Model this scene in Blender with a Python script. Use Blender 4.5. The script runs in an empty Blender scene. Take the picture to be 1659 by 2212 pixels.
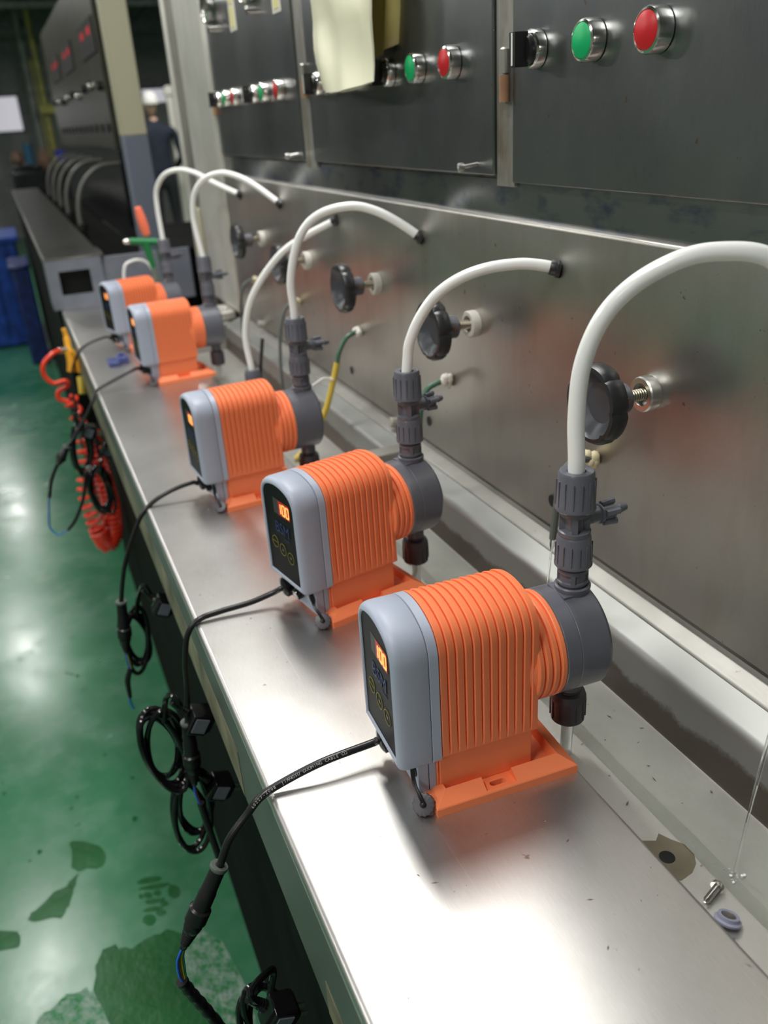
import bpy, bmesh, math, random
from mathutils import Vector, Matrix, Euler
random.seed(4)
SC = bpy.context.scene
COL = SC.collection
PI = math.pi
ZS = 1.05            # bench top stands 1.05 above the floor; everything is written with the bench top at z = 0 and lifted at the end

# ---------------------------------------------------------------- camera, world, lights, exposure
F_PX = 1850.0
cd = bpy.data.cameras.new('camera'); cam = bpy.data.objects.new('camera', cd); COL.objects.link(cam)
cam.location = (0, 0, 0.6); cam.rotation_euler = (1.13205281, 0.06025688, -0.40150561)
cd.sensor_fit = 'VERTICAL'; cd.sensor_height = 24.0; cd.lens = 24.0 * F_PX / 2212.0
cd.clip_start = 0.01; cd.clip_end = 200
cd.dof.use_dof = True; cd.dof.focus_distance = 0.86; cd.dof.aperture_fstop = 3.2
SC.camera = cam
SC.view_settings.view_transform = 'Standard'; SC.view_settings.look = 'None'
SC.view_settings.exposure = 0.0; SC.view_settings.gamma = 1.0; SC.view_settings.use_curve_mapping = False
w = bpy.data.worlds.new('world'); SC.world = w; w.use_nodes = True
w.node_tree.nodes['Background'].inputs[0].default_value = (0.8, 0.85, 0.82, 1)
w.node_tree.nodes['Background'].inputs[1].default_value = 0.3
LAMPS = []
def area(loc, sx, sy, power, col=(1.0, 0.985, 0.95)):
    L = bpy.data.lights.new('lamp_light', 'AREA'); L.shape = 'RECTANGLE'; L.size = sx; L.size_y = sy
    L.energy = power; L.color = col
    o = bpy.data.objects.new('lamp_light', L); COL.objects.link(o); o.location = loc
    LAMPS.append((o, loc, sx, sy)); return o
area((0.42, 1.95, 2.18), 0.24, 1.3, 42)                       # above the near bench
for ly in (0.3, 4.4, 8.5, 12.6):
    area((-0.8, ly, 2.28), 0.16, 1.2, 36)                     # row over the aisle
for ly in (-1.5, 2.4, 6.5, 10.6):
    area((-3.2, ly, 2.28), 0.2, 1.3, 62)                      # next row to the left

area((2.3, 10.9, 2.28), 0.2, 1.2, 90)                        # unseen lamp, added to brighten the far worker and the white cap
# ---------------------------------------------------------------- materials
def nt(name):
    m = bpy.data.materials.new(name); m.use_nodes = True
    t = m.node_tree; b = t.nodes['Principled BSDF']
    return m, t, b
def N(t, typ, **k):
    n = t.nodes.new(typ)
    for a, v in k.items():
        if a in n.inputs: n.inputs[a].default_value = v
        else: setattr(n, a, v)
    return n
def coords(t, scale=(1, 1, 1), rot=(0, 0, 0)):
    c = N(t, 'ShaderNodeTexCoord'); mp = N(t, 'ShaderNodeMapping')
    mp.inputs['Scale'].default_value = scale; mp.inputs['Rotation'].default_value = rot
    t.links.new(c.outputs['Object'], mp.inputs['Vector']); return mp.outputs['Vector']
def noise(t, vec, scale, detail=3, rough=0.5):
    n = N(t, 'ShaderNodeTexNoise'); n.inputs['Scale'].default_value = scale
    n.inputs['Detail'].default_value = detail; n.inputs['Roughness'].default_value = rough
    t.links.new(vec, n.inputs['Vector']); return n.outputs['Fac']
def ramp(t, fac, stops):
    r = N(t, 'ShaderNodeValToRGB'); e = r.color_ramp.elements
    while len(e) < len(stops): e.new(0.5)
    for i, (p, c) in enumerate(stops):
        e[i].position = p; e[i].color = (*c, 1) if len(c) == 3 else c
    t.links.new(fac, r.inputs['Fac']); return r.outputs['Color']
def mix(t, fac, a, b, mode='MIX'):
    n = N(t, 'ShaderNodeMix', data_type='RGBA', blend_type=mode)
    for s, v in ((0, fac), (6, a), (7, b)):
        if isinstance(v, (int, float)): n.inputs[s].default_value = v
        elif isinstance(v, tuple): n.inputs[s].default_value = (*v, 1) if len(v) == 3 else v
        else: t.links.new(v, n.inputs[s])
    return n.outputs[2]
def bump(t, b, h, strength, dist=0.001):
    n = N(t, 'ShaderNodeBump'); n.inputs['Strength'].default_value = strength; n.inputs['Distance'].default_value = dist
    t.links.new(h, n.inputs['Height']); t.links.new(n.outputs['Normal'], b.inputs['Normal'])
def g(v): return (v, v, v)

def plain(name, col, rough=0.5, metal=0.0, bumpy=0.0, bscale=200, var=0.0, coat=0.0, trans=0.0, emit=None, estr=0.0, sss=0.0, alpha=1.0, ior=None):
    m, t, b = nt(name)
    b.inputs['Base Color'].default_value = (*col, 1); b.inputs['Roughness'].default_value = rough
    b.inputs['Metallic'].default_value = metal; b.inputs['Coat Weight'].default_value = coat
    b.inputs['Transmission Weight'].default_value = trans
    if ior: b.inputs['IOR'].default_value = ior
    if alpha < 1: b.inputs['Alpha'].default_value = alpha
    if sss:
        b.inputs['Subsurface Weight'].default_value = sss; b.inputs['Subsurface Radius'].default_value = (0.01, 0.008, 0.006); b.inputs['Subsurface Scale'].default_value = 0.5
    if emit:
        b.inputs['Emission Color'].default_value = (*emit, 1); b.inputs['Emission Strength'].default_value = estr
    v = coords(t)
    if var:
        f = noise(t, v, 14, 4)
        c = mix(t, ramp(t, f, [(0.3, g(0)), (0.7, g(1))]), tuple(x * (1 - var) for x in col), tuple(min(1, x * (1 + var)) for x in col))
        t.links.new(c, b.inputs['Base Color'])
    if bumpy:
        bump(t, b, noise(t, v, bscale, 2), bumpy, 0.0006)
    return m

def steel(name, col, rough, brush, metal=0.95, gm=0.22, stain=(0.3, 0.24, 0.16), stain_amt=0.35, rvar=0.12, bs=0.12, streak=None, deposit=None, aniso=0.0, scratch=0.0):
    """worn sheet steel: brushed grain along one axis, blotches, rust freckles"""
    m, t, b = nt(name)
    b.inputs['Metallic'].default_value = metal
    if aniso: b.inputs['Anisotropic'].default_value = aniso
    vb = coords(t, brush); v = coords(t)
    grain = noise(t, vb, 60, 4, 0.7)
    cloud = noise(t, v, 3.2, 5, 0.6)
    c = mix(t, ramp(t, cloud, [(0.3, g(0)), (0.72, g(1))]), tuple(x * 0.78 for x in col), tuple(min(1, x * 1.16) for x in col))
    c = mix(t, gm, c, mix(t, grain, tuple(x * 0.55 for x in col), tuple(min(1, x * 1.4) for x in col)))
    if streak:
        vs = coords(t, streak); s = noise(t, vs, 7, 4, 0.6)
        c = mix(t, ramp(t, s, [(0.5, g(0)), (0.68, g(stain_amt))]), c, stain)
    spots = noise(t, v, 75, 2, 0.5)
    c = mix(t, ramp(t, spots, [(0.735, g(0)), (0.78, g(0.75))]), c, (0.23, 0.13, 0.06))
    if deposit:
        d = noise(t, v, 9, 4, 0.6)
        c = mix(t, ramp(t, d, [(0.5, g(0)), (0.75, g(0.5))]), c, deposit)
    if scratch:
        vs2 = coords(t, (300, 3, 40), (0, 0, 0.5)); sn = noise(t, vs2, 1.0, 2, 0.5)
        c = mix(t, ramp(t, sn, [(0.7, g(0)), (0.76, g(scratch))]), c, (0.9, 0.9, 0.88))
    t.links.new(c, b.inputs['Base Color'])
    r = N(t, 'ShaderNodeMapRange'); r.inputs['To Min'].default_value = rough - rvar; r.inputs['To Max'].default_value = rough + rvar
    t.links.new(mix(t, 0.5, grain, cloud), r.inputs['Value']); t.links.new(r.outputs['Result'], b.inputs['Roughness'])
    bump(t, b, mix(t, 0.75, grain, noise(t, v, 6, 3)), bs, 0.0008)
    return m

M = {}
M['bench'] = steel('bench_steel', (0.62, 0.61, 0.59), 0.355, (30, 1, 30), metal=0.95, gm=0.45, bs=0.16, aniso=0.3, scratch=0.25, rvar=0.10)
M['trough'] = steel('trough_steel', (0.58, 0.58, 0.55), 0.34, (10, 2, 10), metal=0.7, bs=0.12, deposit=(0.72, 0.72, 0.68))
M['ledge'] = steel('ledge_steel', (0.34, 0.335, 0.31), 0.48, (10, 1, 10), metal=0.7, bs=0.12, deposit=(0.45, 0.45, 0.42))
M['panel'] = steel('panel_steel', (0.50, 0.485, 0.45), 0.36, (30, 2, 30), gm=0.3, stain=(0.28, 0.22, 0.16), stain_amt=0.22, streak=(1, 2.5, 0.5), bs=0.12)
M['door'] = steel('door_steel', (0.25, 0.26, 0.265), 0.30, (30, 30, 1), stain=(0.16, 0.18, 0.23), stain_amt=0.3, streak=(1, 1.6, 0.6), bs=0.10)  # same steel as the panel; its darker reflections are put into the colour
M['frame'] = steel('frame_steel', (0.38, 0.37, 0.34), 0.40, (20, 20, 1), metal=0.7, stain=(0.2, 0.14, 0.08), stain_amt=0.7, streak=(1, 3, 1), bs=0.12)
M['strip'] = steel('strip_steel', (0.33, 0.34, 0.34), 0.22, (20, 1, 20), stain=(0.09, 0.12, 0.22), stain_amt=0.8, streak=(1, 2, 4), bs=0.06)
M['column'] = steel('column_steel', (0.62, 0.61, 0.56), 0.45, (20, 20, 1), metal=0.45, gm=0.1, stain=(0.42, 0.38, 0.28), stain_amt=0.2, streak=(1, 4, 0.5), bs=0.06)
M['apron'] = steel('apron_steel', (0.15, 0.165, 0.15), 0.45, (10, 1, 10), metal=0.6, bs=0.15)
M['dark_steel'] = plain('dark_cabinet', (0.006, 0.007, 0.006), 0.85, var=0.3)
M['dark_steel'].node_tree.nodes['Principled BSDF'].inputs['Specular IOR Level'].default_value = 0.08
M['batten'] = plain('peeling_paint', (0.17, 0.16, 0.105), 0.6, bumpy=0.5, bscale=60, var=0.45)
M['orange'] = plain('orange_plastic', (0.95, 0.245, 0.095), 0.45, bumpy=0.05, bscale=900, sss=0.0)
M['grey_blue'] = plain('cover_plastic', (0.385, 0.43, 0.53), 0.45, bumpy=0.08, bscale=900)
M['pvc'] = plain('pvc_grey', (0.115, 0.12, 0.145), 0.33, bumpy=0.04, bscale=500)
M['pvc_dark'] = plain('pvc_dark', (0.075, 0.066, 0.08), 0.4)
M['seam'] = plain('seam_dark', (0.05, 0.055, 0.07), 0.6)
M['face'] = plain('face_black', (0.005, 0.005, 0.006), 0.5)
M['face'].node_tree.nodes['Principled BSDF'].inputs['Specular IOR Level'].default_value = 0.12
M['led_win'] = plain('led_window', (0.035, 0.034, 0.034), 0.5)
M['led_glow'] = plain('led_glow', (0.12, 0.0, 0.0), 0.4, emit=(1.0, 0.0, 0.015), estr=0.3)
M['led_seg'] = plain('led_segment', (0.3, 0.1, 0.03), 0.4, emit=(1.0, 0.40, 0.10), estr=1.7)
M['ring'] = plain('ring_yellow', (0.22, 0.19, 0.02), 0.5)
M['ring_dim'] = plain('ring_dull', (0.1, 0.095, 0.06), 0.4)
M['logo'] = plain('logo_blue', (0.012, 0.025, 0.10), 0.5)
M['black'] = plain('black_rubber', (0.012, 0.012, 0.013), 0.34)
M['black_gloss'] = plain('black_gloss', (0.008, 0.008, 0.009), 0.16)
M['tape'] = plain('black_tape', (0.011, 0.011, 0.012), 0.3, bumpy=0.6, bscale=90)
M['print'] = plain('white_print', (0.45, 0.45, 0.45), 0.6)
M['hose'] = plain('hose_white', (0.93, 0.945, 0.93), 0.25, sss=0.2, coat=0.3)
M['hose_clear'] = plain('hose_clear', (0.8, 0.82, 0.8), 0.2, trans=0.65, ior=1.3)
M['wheel'] = plain('handwheel_black', (0.02, 0.021, 0.023), 0.36, bumpy=0.15, bscale=60)
M['wheel_face'] = plain('handwheel_dish', (0.05, 0.055, 0.065), 0.4, var=0.4)
M['brass'] = plain('dull_spindle', (0.42, 0.38, 0.29), 0.38, 0.9, var=0.2)
M['collar_w'] = plain('collar_white', (0.6, 0.59, 0.54), 0.5, var=0.2)
M['chrome'] = plain('chrome', (0.75, 0.74, 0.7), 0.16, 1.0, bumpy=0.3, bscale=120)
M['alu'] = plain('aluminium', (0.62, 0.62, 0.6), 0.3, 1.0)
M['green_btn'] = plain('button_green', (0.0, 0.42, 0.13), 0.4)
M['red_btn'] = plain('button_red', (0.55, 0.012, 0.018), 0.35)
M['white_p'] = plain('white_paint', (0.75, 0.75, 0.72), 0.5)
M['rust'] = plain('rust', (0.28, 0.15, 0.08), 0.8, bumpy=0.5, bscale=120, var=0.4)
M['wax'] = plain('sealant_cream', (0.72, 0.64, 0.42), 0.55, bumpy=0.4, bscale=90, var=0.15)
M['wax_w'] = plain('sealant_white', (0.78, 0.76, 0.68), 0.55, bumpy=0.4, bscale=90)
M['tube_grey'] = plain('tube_grey', (0.10, 0.115, 0.105), 0.4)
M['tube_green'] = plain('tube_green', (0.05, 0.14, 0.085), 0.4)
M['yellow'] = plain('yellow_sheath', (0.62, 0.47, 0.06), 0.5)
M['zip'] = plain('zip_tie', (0.72, 0.72, 0.7), 0.4)
M['bag'] = plain('bag_plastic', (0.97, 0.95, 0.72), 0.35, bumpy=0.5, bscale=25, sss=0.1)
M['bag_shade_tan'] = plain('bag_shade_tan', (0.42, 0.36, 0.13), 0.35, bumpy=0.4, bscale=25)  # darker bag tone: shade and door reflection put into the colour
M['label_y'] = plain('label_yellow', (0.75, 0.68, 0.3), 0.6)
M['label_w'] = plain('label_white', (0.75, 0.73, 0.65), 0.6)
M['red_pu'] = plain('red_polyurethane', (0.85, 0.05, 0.02), 0.25, coat=0.3)
M['gun'] = plain('gun_yellow', (0.9, 0.42, 0.03), 0.4)
M['blue_wire'] = plain('wire_blue', (0.02, 0.14, 0.75), 0.4)
M['brown_wire'] = plain('wire_brown', (0.2, 0.07, 0.03), 0.4)
M['yg_wire'] = plain('wire_yellow_green', (0.6, 0.62, 0.04), 0.4)
M['teal_wire'] = plain('wire_teal', (0.03, 0.35, 0.25), 0.4)
M['blue_clip'] = plain('clip_blue', (0.05, 0.07, 0.22), 0.4)
M['green_tool'] = plain('tool_green', (0.015, 0.22, 0.07), 0.35)
M['orange_tool'] = plain('tool_orange', (1.0, 0.22, 0.12), 0.4)
M['cream'] = plain('cream_paint', (0.40, 0.38, 0.265), 0.55)
M['slate'] = plain('slate_paint', (0.125, 0.145, 0.19), 0.5)
M['box_paint'] = plain('blue_grey_paint', (0.17, 0.185, 0.225), 0.45, var=0.12)
M['far_upper'] = plain('far_cabinet_upper', (0.085, 0.082, 0.062), 0.35, 0.4, var=0.25)
M['far_lower'] = plain('far_cabinet_lower', (0.022, 0.025, 0.026), 0.25, 0.5, var=0.3)
M['far_top'] = steel('far_bench_steel', (0.17, 0.17, 0.155), 0.35, (10, 1, 10))
M['void'] = plain('void_black', (0.006, 0.007, 0.006), 0.7)
M['hose_shaded'] = plain('hose_in_shade', (0.13, 0.13, 0.12), 0.45)  # far hoses darkened: the dim light there is put into the colour
M['blue_bin'] = plain('bin_blue', (0.012, 0.055, 0.3), 0.35, var=0.4)
M['blue_bin2'] = plain('bin_navy', (0.012, 0.025, 0.13), 0.4, var=0.4)
M['ceil'] = plain('ceiling_dark', (0.10, 0.12, 0.105), 0.7, var=0.35)
M['wall'] = plain('wall_grey', (0.24, 0.25, 0.245), 0.7, var=0.15)
M['wall_l'] = plain('wall_light', (0.34, 0.34, 0.31), 0.7, var=0.1)
M['window'] = plain('window_daylight', (0.6, 0.6, 0.62), 0.5, emit=(0.8, 0.78, 0.85), estr=0.55)
M['pipe_y'] = plain('pipe_yellow', (0.32, 0.31, 0.07), 0.5, var=0.3)
M['pipe_g'] = plain('pipe_green_grey', (0.17, 0.2, 0.17), 0.5, var=0.3)
M['tub'] = plain('tub_blue', (0.05, 0.06, 0.4), 0.5)
M['teal'] = plain('barrel_teal', (0.02, 0.13, 0.24), 0.5)
M['brown'] = plain('sack_brown', (0.14, 0.085, 0.06), 0.7, var=0.3)
M['cloth'] = plain('navy_cloth', (0.013, 0.018, 0.035), 0.85, var=0.2)
M['trouser'] = plain('dark_trousers', (0.02, 0.022, 0.026), 0.85)
M['cap'] = plain('white_cap', (0.8, 0.79, 0.76), 0.7)
M['skin'] = plain('skin', (0.55, 0.36, 0.26), 0.55)
M['lamp'] = plain('lamp_body', (0.6, 0.6, 0.58), 0.5)
M['drum'] = plain('drum_cream', (0.38, 0.375, 0.32), 0.42, 0.2, var=0.2)

def floor_mat():
    m, t, b = nt('floor_green_epoxy'); v = coords(t)
    a = noise(t, v, 1.3, 5, 0.62); bb = noise(t, v, 7, 5, 0.65); d = noise(t, v, 60, 3)
    c = mix(t, ramp(t, a, [(0.35, g(0)), (0.7, g(1))]), (0.016, 0.135, 0.055), (0.05, 0.19, 0.10))
    c = mix(t, ramp(t, bb, [(0.45, g(0)), (0.75, g(0.5))]), c, (0.09, 0.22, 0.14))
    c = mix(t, ramp(t, d, [(0.68, g(0)), (0.8, g(0.5))]), c, (0.015, 0.08, 0.03))
    t.links.new(c, b.inputs['Base Color'])
    r = N(t, 'ShaderNodeMapRange'); r.inputs['To Min'].default_value = 0.12; r.inputs['To Max'].default_value = 0.34
    t.links.new(bb, r.inputs['Value']); t.links.new(r.outputs['Result'], b.inputs['Roughness'])
    b.inputs['Specular IOR Level'].default_value = 0.6
    bump(t, b, bb, 0.12, 0.004)
    return m
M['floor'] = floor_mat()
def wet_mat():
    m, t, b = nt('wet_film'); v = coords(t)
    n = noise(t, v, 16, 5, 0.65); n2 = noise(t, v, 4, 3)
    c = mix(t, ramp(t, n2, [(0.4, g(0)), (0.65, g(1))]), (0.003, 0.07, 0.012), (0.008, 0.10, 0.025))
    t.links.new(c, b.inputs['Base Color']); b.inputs['Roughness'].default_value = 0.3; b.inputs['Specular IOR Level'].default_value = 0.18
    bump(t, b, n, 0.35, 0.006); return m
M['wet'] = wet_mat()
def rip_mat():
    m, t, b = nt('ripple_film'); v = coords(t)
    n = noise(t, v, 30, 5, 0.7)
    c = mix(t, ramp(t, n, [(0.42, g(0)), (0.6, g(1))]), (0.015, 0.17, 0.05), (0.2, 0.3, 0.24))
    t.links.new(c, b.inputs['Base Color']); b.inputs['Roughness'].default_value = 0.12
    bump(t, b, n, 1.0, 0.012); return m
M['ripple'] = rip_mat()
def water_mat():
    m, t, b = nt('trough_water'); v = coords(t, (1, 0.6, 1))
    b.inputs['Base Color'].default_value = (0.92, 0.94, 0.92, 1); b.inputs['Roughness'].default_value = 0.03
    b.inputs['Transmission Weight'].default_value = 1.0; b.inputs['IOR'].default_value = 1.33
    bump(t, b, noise(t, v, 14, 3), 0.3, 0.004); return m
M['water'] = water_mat()
def stain_mat():
    m, t, b = nt('silt_brown'); v = coords(t)
    n = noise(t, v, 50, 4)
    t.links.new(mix(t, n, (0.10, 0.09, 0.06), (0.22, 0.19, 0.13)), b.inputs['Base Color']); b.inputs['Roughness'].default_value = 0.35
    return m
M['silt'] = stain_mat()
def backwall_mat():
    # trough back wall: bare brownish steel below, grey lime deposit above a wandering line
    m, t, b = nt('trough_back_steel'); v = coords(t); b.inputs['Metallic'].default_value = 0.85
    c0 = N(t, 'ShaderNodeTexCoord'); sp = N(t, 'ShaderNodeSeparateXYZ'); t.links.new(c0.outputs['Object'], sp.inputs[0])
    n = noise(t, coords(t, (1, 1, 1)), 9, 6, 0.7)
    a1 = N(t, 'ShaderNodeMath', operation='MULTIPLY'); a1.inputs[1].default_value = 0.05; t.links.new(n, a1.inputs[0])
    a2 = N(t, 'ShaderNodeMath', operation='ADD'); t.links.new(sp.outputs['Z'], a2.inputs[0]); t.links.new(a1.outputs[0], a2.inputs[1])
    f = ramp(t, a2.outputs[0], [(0.072, g(0)), (0.078, g(1))])
    t.links.new(mix(t, f, (0.14, 0.125, 0.105), (0.33, 0.34, 0.325)), b.inputs['Base Color'])
    b.inputs['Roughness'].default_value = 0.5; bump(t, b, n, 0.1, 0.002)
    return m
M['backwall'] = backwall_mat()

# ---------------------------------------------------------------- mesh builder
class MB:
    def __init__(s): s.v = []; s.f = []; s.m = []
    def add(s, vs, fs, mi=0, mat=None):
        o = len(s.v)
        for p in vs:
            p = Vector(p)
            if mat is not None: p = mat @ p
            s.v.append(p)
        for f in fs: s.f.append([i + o for i in f]); s.m.append(mi)
        return s
    def box(s, a, b, mi=0, mat=None):
        x0, y0, z0 = a; x1, y1, z1 = b
        vs = [(x0,y0,z0),(x1,y0,z0),(x1,y1,z0),(x0,y1,z0),(x0,y0,z1),(x1,y0,z1),(x1,y1,z1),(x0,y1,z1)]
        return s.add(vs, [(0,3,2,1),(4,5,6,7),(0,1,5,4),(1,2,6,5),(2,3,7,6),(3,0,4,7)], mi, mat)
    def loft(s, rings, mi=0, cap0=True, cap1=True, closed=True, mat=None):
        n = len(rings[0]); vs = [p for r in rings for p in r]; fs = []
        for k in range(len(rings) - 1):
            for i in range(n if closed else n - 1):
                j = (i + 1) % n; fs.append((k*n+i, k*n+j, (k+1)*n+j, (k+1)*n+i))
        if cap0: fs.append(tuple(range(n))[::-1])
        if cap1: fs.append(tuple((len(rings)-1)*n + i for i in range(n)))
        return s.add(vs, fs, mi, mat)
    def lathe(s, prof, seg=32, o=(0,0,0), d=(0,0,1), mi=0, lobes=None, cap=True):
        """prof = [(radius, height)] turned about direction d through o"""
        q = Vector(d).normalized().to_track_quat('Z', 'Y').to_matrix().to_4x4(); T = Matrix.Translation(o) @ q
        rings = []
        for (r, h) in prof:
            ring = []
            for i in range(seg):
                a = 2*PI*i/seg; rr = r
                if lobes: rr = r * (1 + lobes[1] * math.cos(lobes[0]*a))
                ring.append((rr*math.cos(a), rr*math.sin(a), h))
            rings.append(ring)
        return s.loft(rings, mi, cap and prof[0][0] > 1e-6, cap and prof[-1][0] > 1e-6, True, T)
    def tube(s, pts, r, seg=12, mi=0, cap=True):
        P = [Vector(p) for p in pts]; n = len(P); rs = r if isinstance(r, (list, tuple)) else [r]*n
        up = Vector((0, 0, 1)); t0 = (P[1]-P[0]).normalized()
        if abs(t0.dot(up)) > 0.95: up = Vector((1, 0, 0))
        nrm = (up - t0*up.dot(t0)).normalized(); rings = []
        for i in range(n):
            t = (P[min(i+1, n-1)] - P[max(i-1, 0)]).normalized()
            nrm = (nrm - t*nrm.dot(t)).normalized(); bn = t.cross(nrm)
            rings.append([P[i] + (nrm*math.cos(2*PI*k/seg) + bn*math.sin(2*PI*k/seg))*rs[i] for k in range(seg)])
        return s.loft(rings, mi, cap, cap)
    def extrude_y(s, prof, y0, y1, mi=0, mat=None):
        return s.loft([[(x, y0, z) for x, z in prof], [(x, y1, z) for x, z in prof]], mi, mat=mat)
    def sheet_y(s, prof, th, y0, y1, mi=0):
        """open profile in XZ thickened by th and extruded along y"""
        n = len(prof); off = []
        for i in range(n):
            a = Vector(prof[max(i-1, 0)]); b = Vector(prof[min(i+1, n-1)]); t = (b - a).normalized()
            off.append((prof[i][0] + t.y*th, prof[i][1] - t.x*th))
        return s.extrude_y(list(prof) + off[::-1], y0, y1, mi)
    def build(s, name, mats, parent=None, world=False, bevel=0.0, smooth=35, origin=None, kind=None):
        if not isinstance(mats, (list, tuple)): mats = [mats]
        off = Vector((0, 0, 0))
        if parent is not None and world: off = parent.matrix_basis.translation.copy()
        if parent is None:
            if origin is not None: off = Vector(origin)
            else:
                xs = [p.x for p in s.v]; ys = [p.y for p in s.v]; zs = [p.z for p in s.v]
                off = Vector(((min(xs)+max(xs))/2, (min(ys)+max(ys))/2, min(zs)))
        me = bpy.data.meshes.new(name)
        me.from_pydata([tuple(p - off) for p in s.v], [], s.f)
        for mt in mats: me.materials.append(mt if not isinstance(mt, str) else M[mt])
        me.polygons.foreach_set('material_index', s.m)
        bm = bmesh.new(); bm.from_mesh(me); bmesh.ops.recalc_face_normals(bm, faces=bm.faces); bm.to_mesh(me); bm.free()
        if smooth:
            me.polygons.foreach_set('use_smooth', [True]*len(me.polygons)); me.set_sharp_from_angle(angle=math.radians(smooth))
        me.update()
        o = bpy.data.objects.new(name, me); COL.objects.link(o)
        if parent is not None: o.parent = parent
        else: o.location = off
        if kind: o['kind'] = kind
        if bevel:
            md = o.modifiers.new('bevel', 'BEVEL'); md.width = bevel; md.segments = 2; md.limit_method = 'ANGLE'; md.angle_limit = math.radians(50)
            md.harden_normals = False
        return o
def thing(name, label, cat, loc=(0, 0, 0), rz=0.0, group=None):
    o = bpy.data.objects.new(name, None); COL.objects.link(o); o.empty_display_size = 0.05
    o.location = loc; o.rotation_euler = (0, 0, rz)
    return tag(o, label, cat, group)
def tag(o, label, cat, group=None, kind=None):
    o['label'] = label; o['category'] = cat
    if group: o['group'] = group
    if kind: o['kind'] = kind
    return o
def dup(root, loc, rz, label, group=None):
    r = root.copy(); COL.objects.link(r); r.location = loc; r.rotation_euler = (0, 0, rz); r['label'] = label
    if group: r['group'] = group
    for ch in list(root.children):
        c = ch.copy(); COL.objects.link(c); c.parent = r
        for gch in list(ch.children):
            d = gch.copy(); COL.objects.link(d); d.parent = c
    return r
def smooth(pts, n=8):
    P = [Vector(p) for p in pts]; out = []
    for i in range(len(P)-1):
        p0, p1, p2, p3 = P[max(i-1, 0)], P[i], P[i+1], P[min(i+2, len(P)-1)]
        for k in range(n):
            t = k/n
            out.append(0.5*((2*p1) + (p2-p0)*t + (2*p0-5*p1+4*p2-p3)*t*t + (3*p1-p0-3*p2+p3)*t**3))
    out.append(P[-1]); return out
_tc = {}
def text_geo(st, size):
    k = (st, size)
    if k in _tc: return _tc[k]
    c = bpy.data.curves.new('t', 'FONT'); c.body = st; c.size = size; c.align_x = 'CENTER'; c.extrude = size*0.01; c.resolution_u = 3
    o = bpy.data.objects.new('t', c); COL.objects.link(o); bpy.context.view_layer.update()
    me = bpy.data.meshes.new_from_object(o.evaluated_get(bpy.context.evaluated_depsgraph_get()))
    vs = [v.co.copy() for v in me.vertices]; fs = [tuple(p.vertices) for p in me.polygons]
    bpy.data.objects.remove(o); bpy.data.curves.remove(c); bpy.data.meshes.remove(me)
    _tc[k] = (vs, fs); return _tc[k]
FACE_NEGX = Matrix(((0, 0, -1, 0), (-1, 0, 0, 0), (0, 1, 0, 0), (0, 0, 0, 1)))   # text plane turned to face -x, reading towards -y
def arc(cx, cz, r, a0, a1, n=6):
    return [(cx + r*math.cos(math.radians(a0 + (a1-a0)*i/n)), cz + r*math.sin(math.radians(a0 + (a1-a0)*i/n))) for i in range(n+1)]

# ================================================================ SETTING
Y0, Y1 = -0.6, 3.44
FZ = -ZS
mb = MB(); mb.box((-6, -4, FZ-0.1), (6, 17.2, FZ)); o = mb.build('floor', 'floor', smooth=0, origin=(0, 0, FZ)); o['kind'] = 'structure'
ceil = MB()
for i in range(53):     # corrugated roof sheet
    ya = -4 + i*0.4
    ceil.box((-6, ya, 2.62), (6, ya+0.2, 2.67)); ceil.box((-6, ya+0.2, 2.66), (6, ya+0.4, 2.71))
o = ceil.build('ceiling', 'ceil', smooth=0); o['kind'] = 'structure'
for i in range(6):      # roof trusses
    ya = 4.5 + i*2.2; tr = MB()
    tr.box((-6, ya, 2.5), (6, ya+0.1, 2.6)); tr.box((-6, ya, 2.05), (6, ya+0.1, 2.12))
    for k in range(24):
        xa = -6 + k*0.5; s = 1 if k % 2 else -1
        tr.tube([(xa, ya+0.05, 2.31 - 0.2*s), (xa+0.5, ya+0.05, 2.31 + 0.2*s)], 0.018, 6)
    o = tr.build('trim_%d' % (i+1), 'ceil'); o['kind'] = 'structure'
for nm, a, b, mt in (('wall_left', (-6.1, -4, FZ), (-6, 17.2, 2.7), 'wall_l'), ('wall_right', (6, -4, FZ), (6.1, 17.2, 2.7), 'wall'),
                     ('wall_back', (-6, -4.1, FZ), (6, -4, 2.7), 'wall_l')):
    o = MB().box(a, b).build(nm, mt, smooth=0); o['kind'] = 'structure'
far = MB()
far.box((-6, 17.0, FZ), (6, 17.1, 0.62)); far.box((-6, 17.0, 1.22), (6, 17.1, 2.7)); far.box((0.62, 17.0, 0.62), (2.6, 17.1, 1.22)); far.box((-6, 17.0, 0.62), (-1.6, 17.1, 1.22)); far.box((4.2, 17.0, 0.62), (6, 17.1, 1.22))
o = far.build('wall_far', 'wall', smooth=0); o['kind'] = 'structure'
def window(nm, x0, x1, z0, z1):
    o = MB().box((x0, 17.06, z0), (x1, 17.1, z1)).build(nm, 'window', smooth=0); o['kind'] = 'structure'
    fr = MB()
    for xx in (x0, (x0+x1)/2, x1-0.04): fr.box((xx, 17.0, z0), (xx+0.04, 17.05, z1))
    fr.box((x0, 17.0, z0), (x1, 17.05, z0+0.04)); fr.box((x0, 17.0, z1-0.04), (x1, 17.05, z1))
    q = fr.build('window_frame', 'slate', o, world=True, smooth=0)
window('window_1', -1.6, 0.62, 0.62, 1.22); window('window_2', 2.6, 4.2, 0.62, 1.22)

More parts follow.
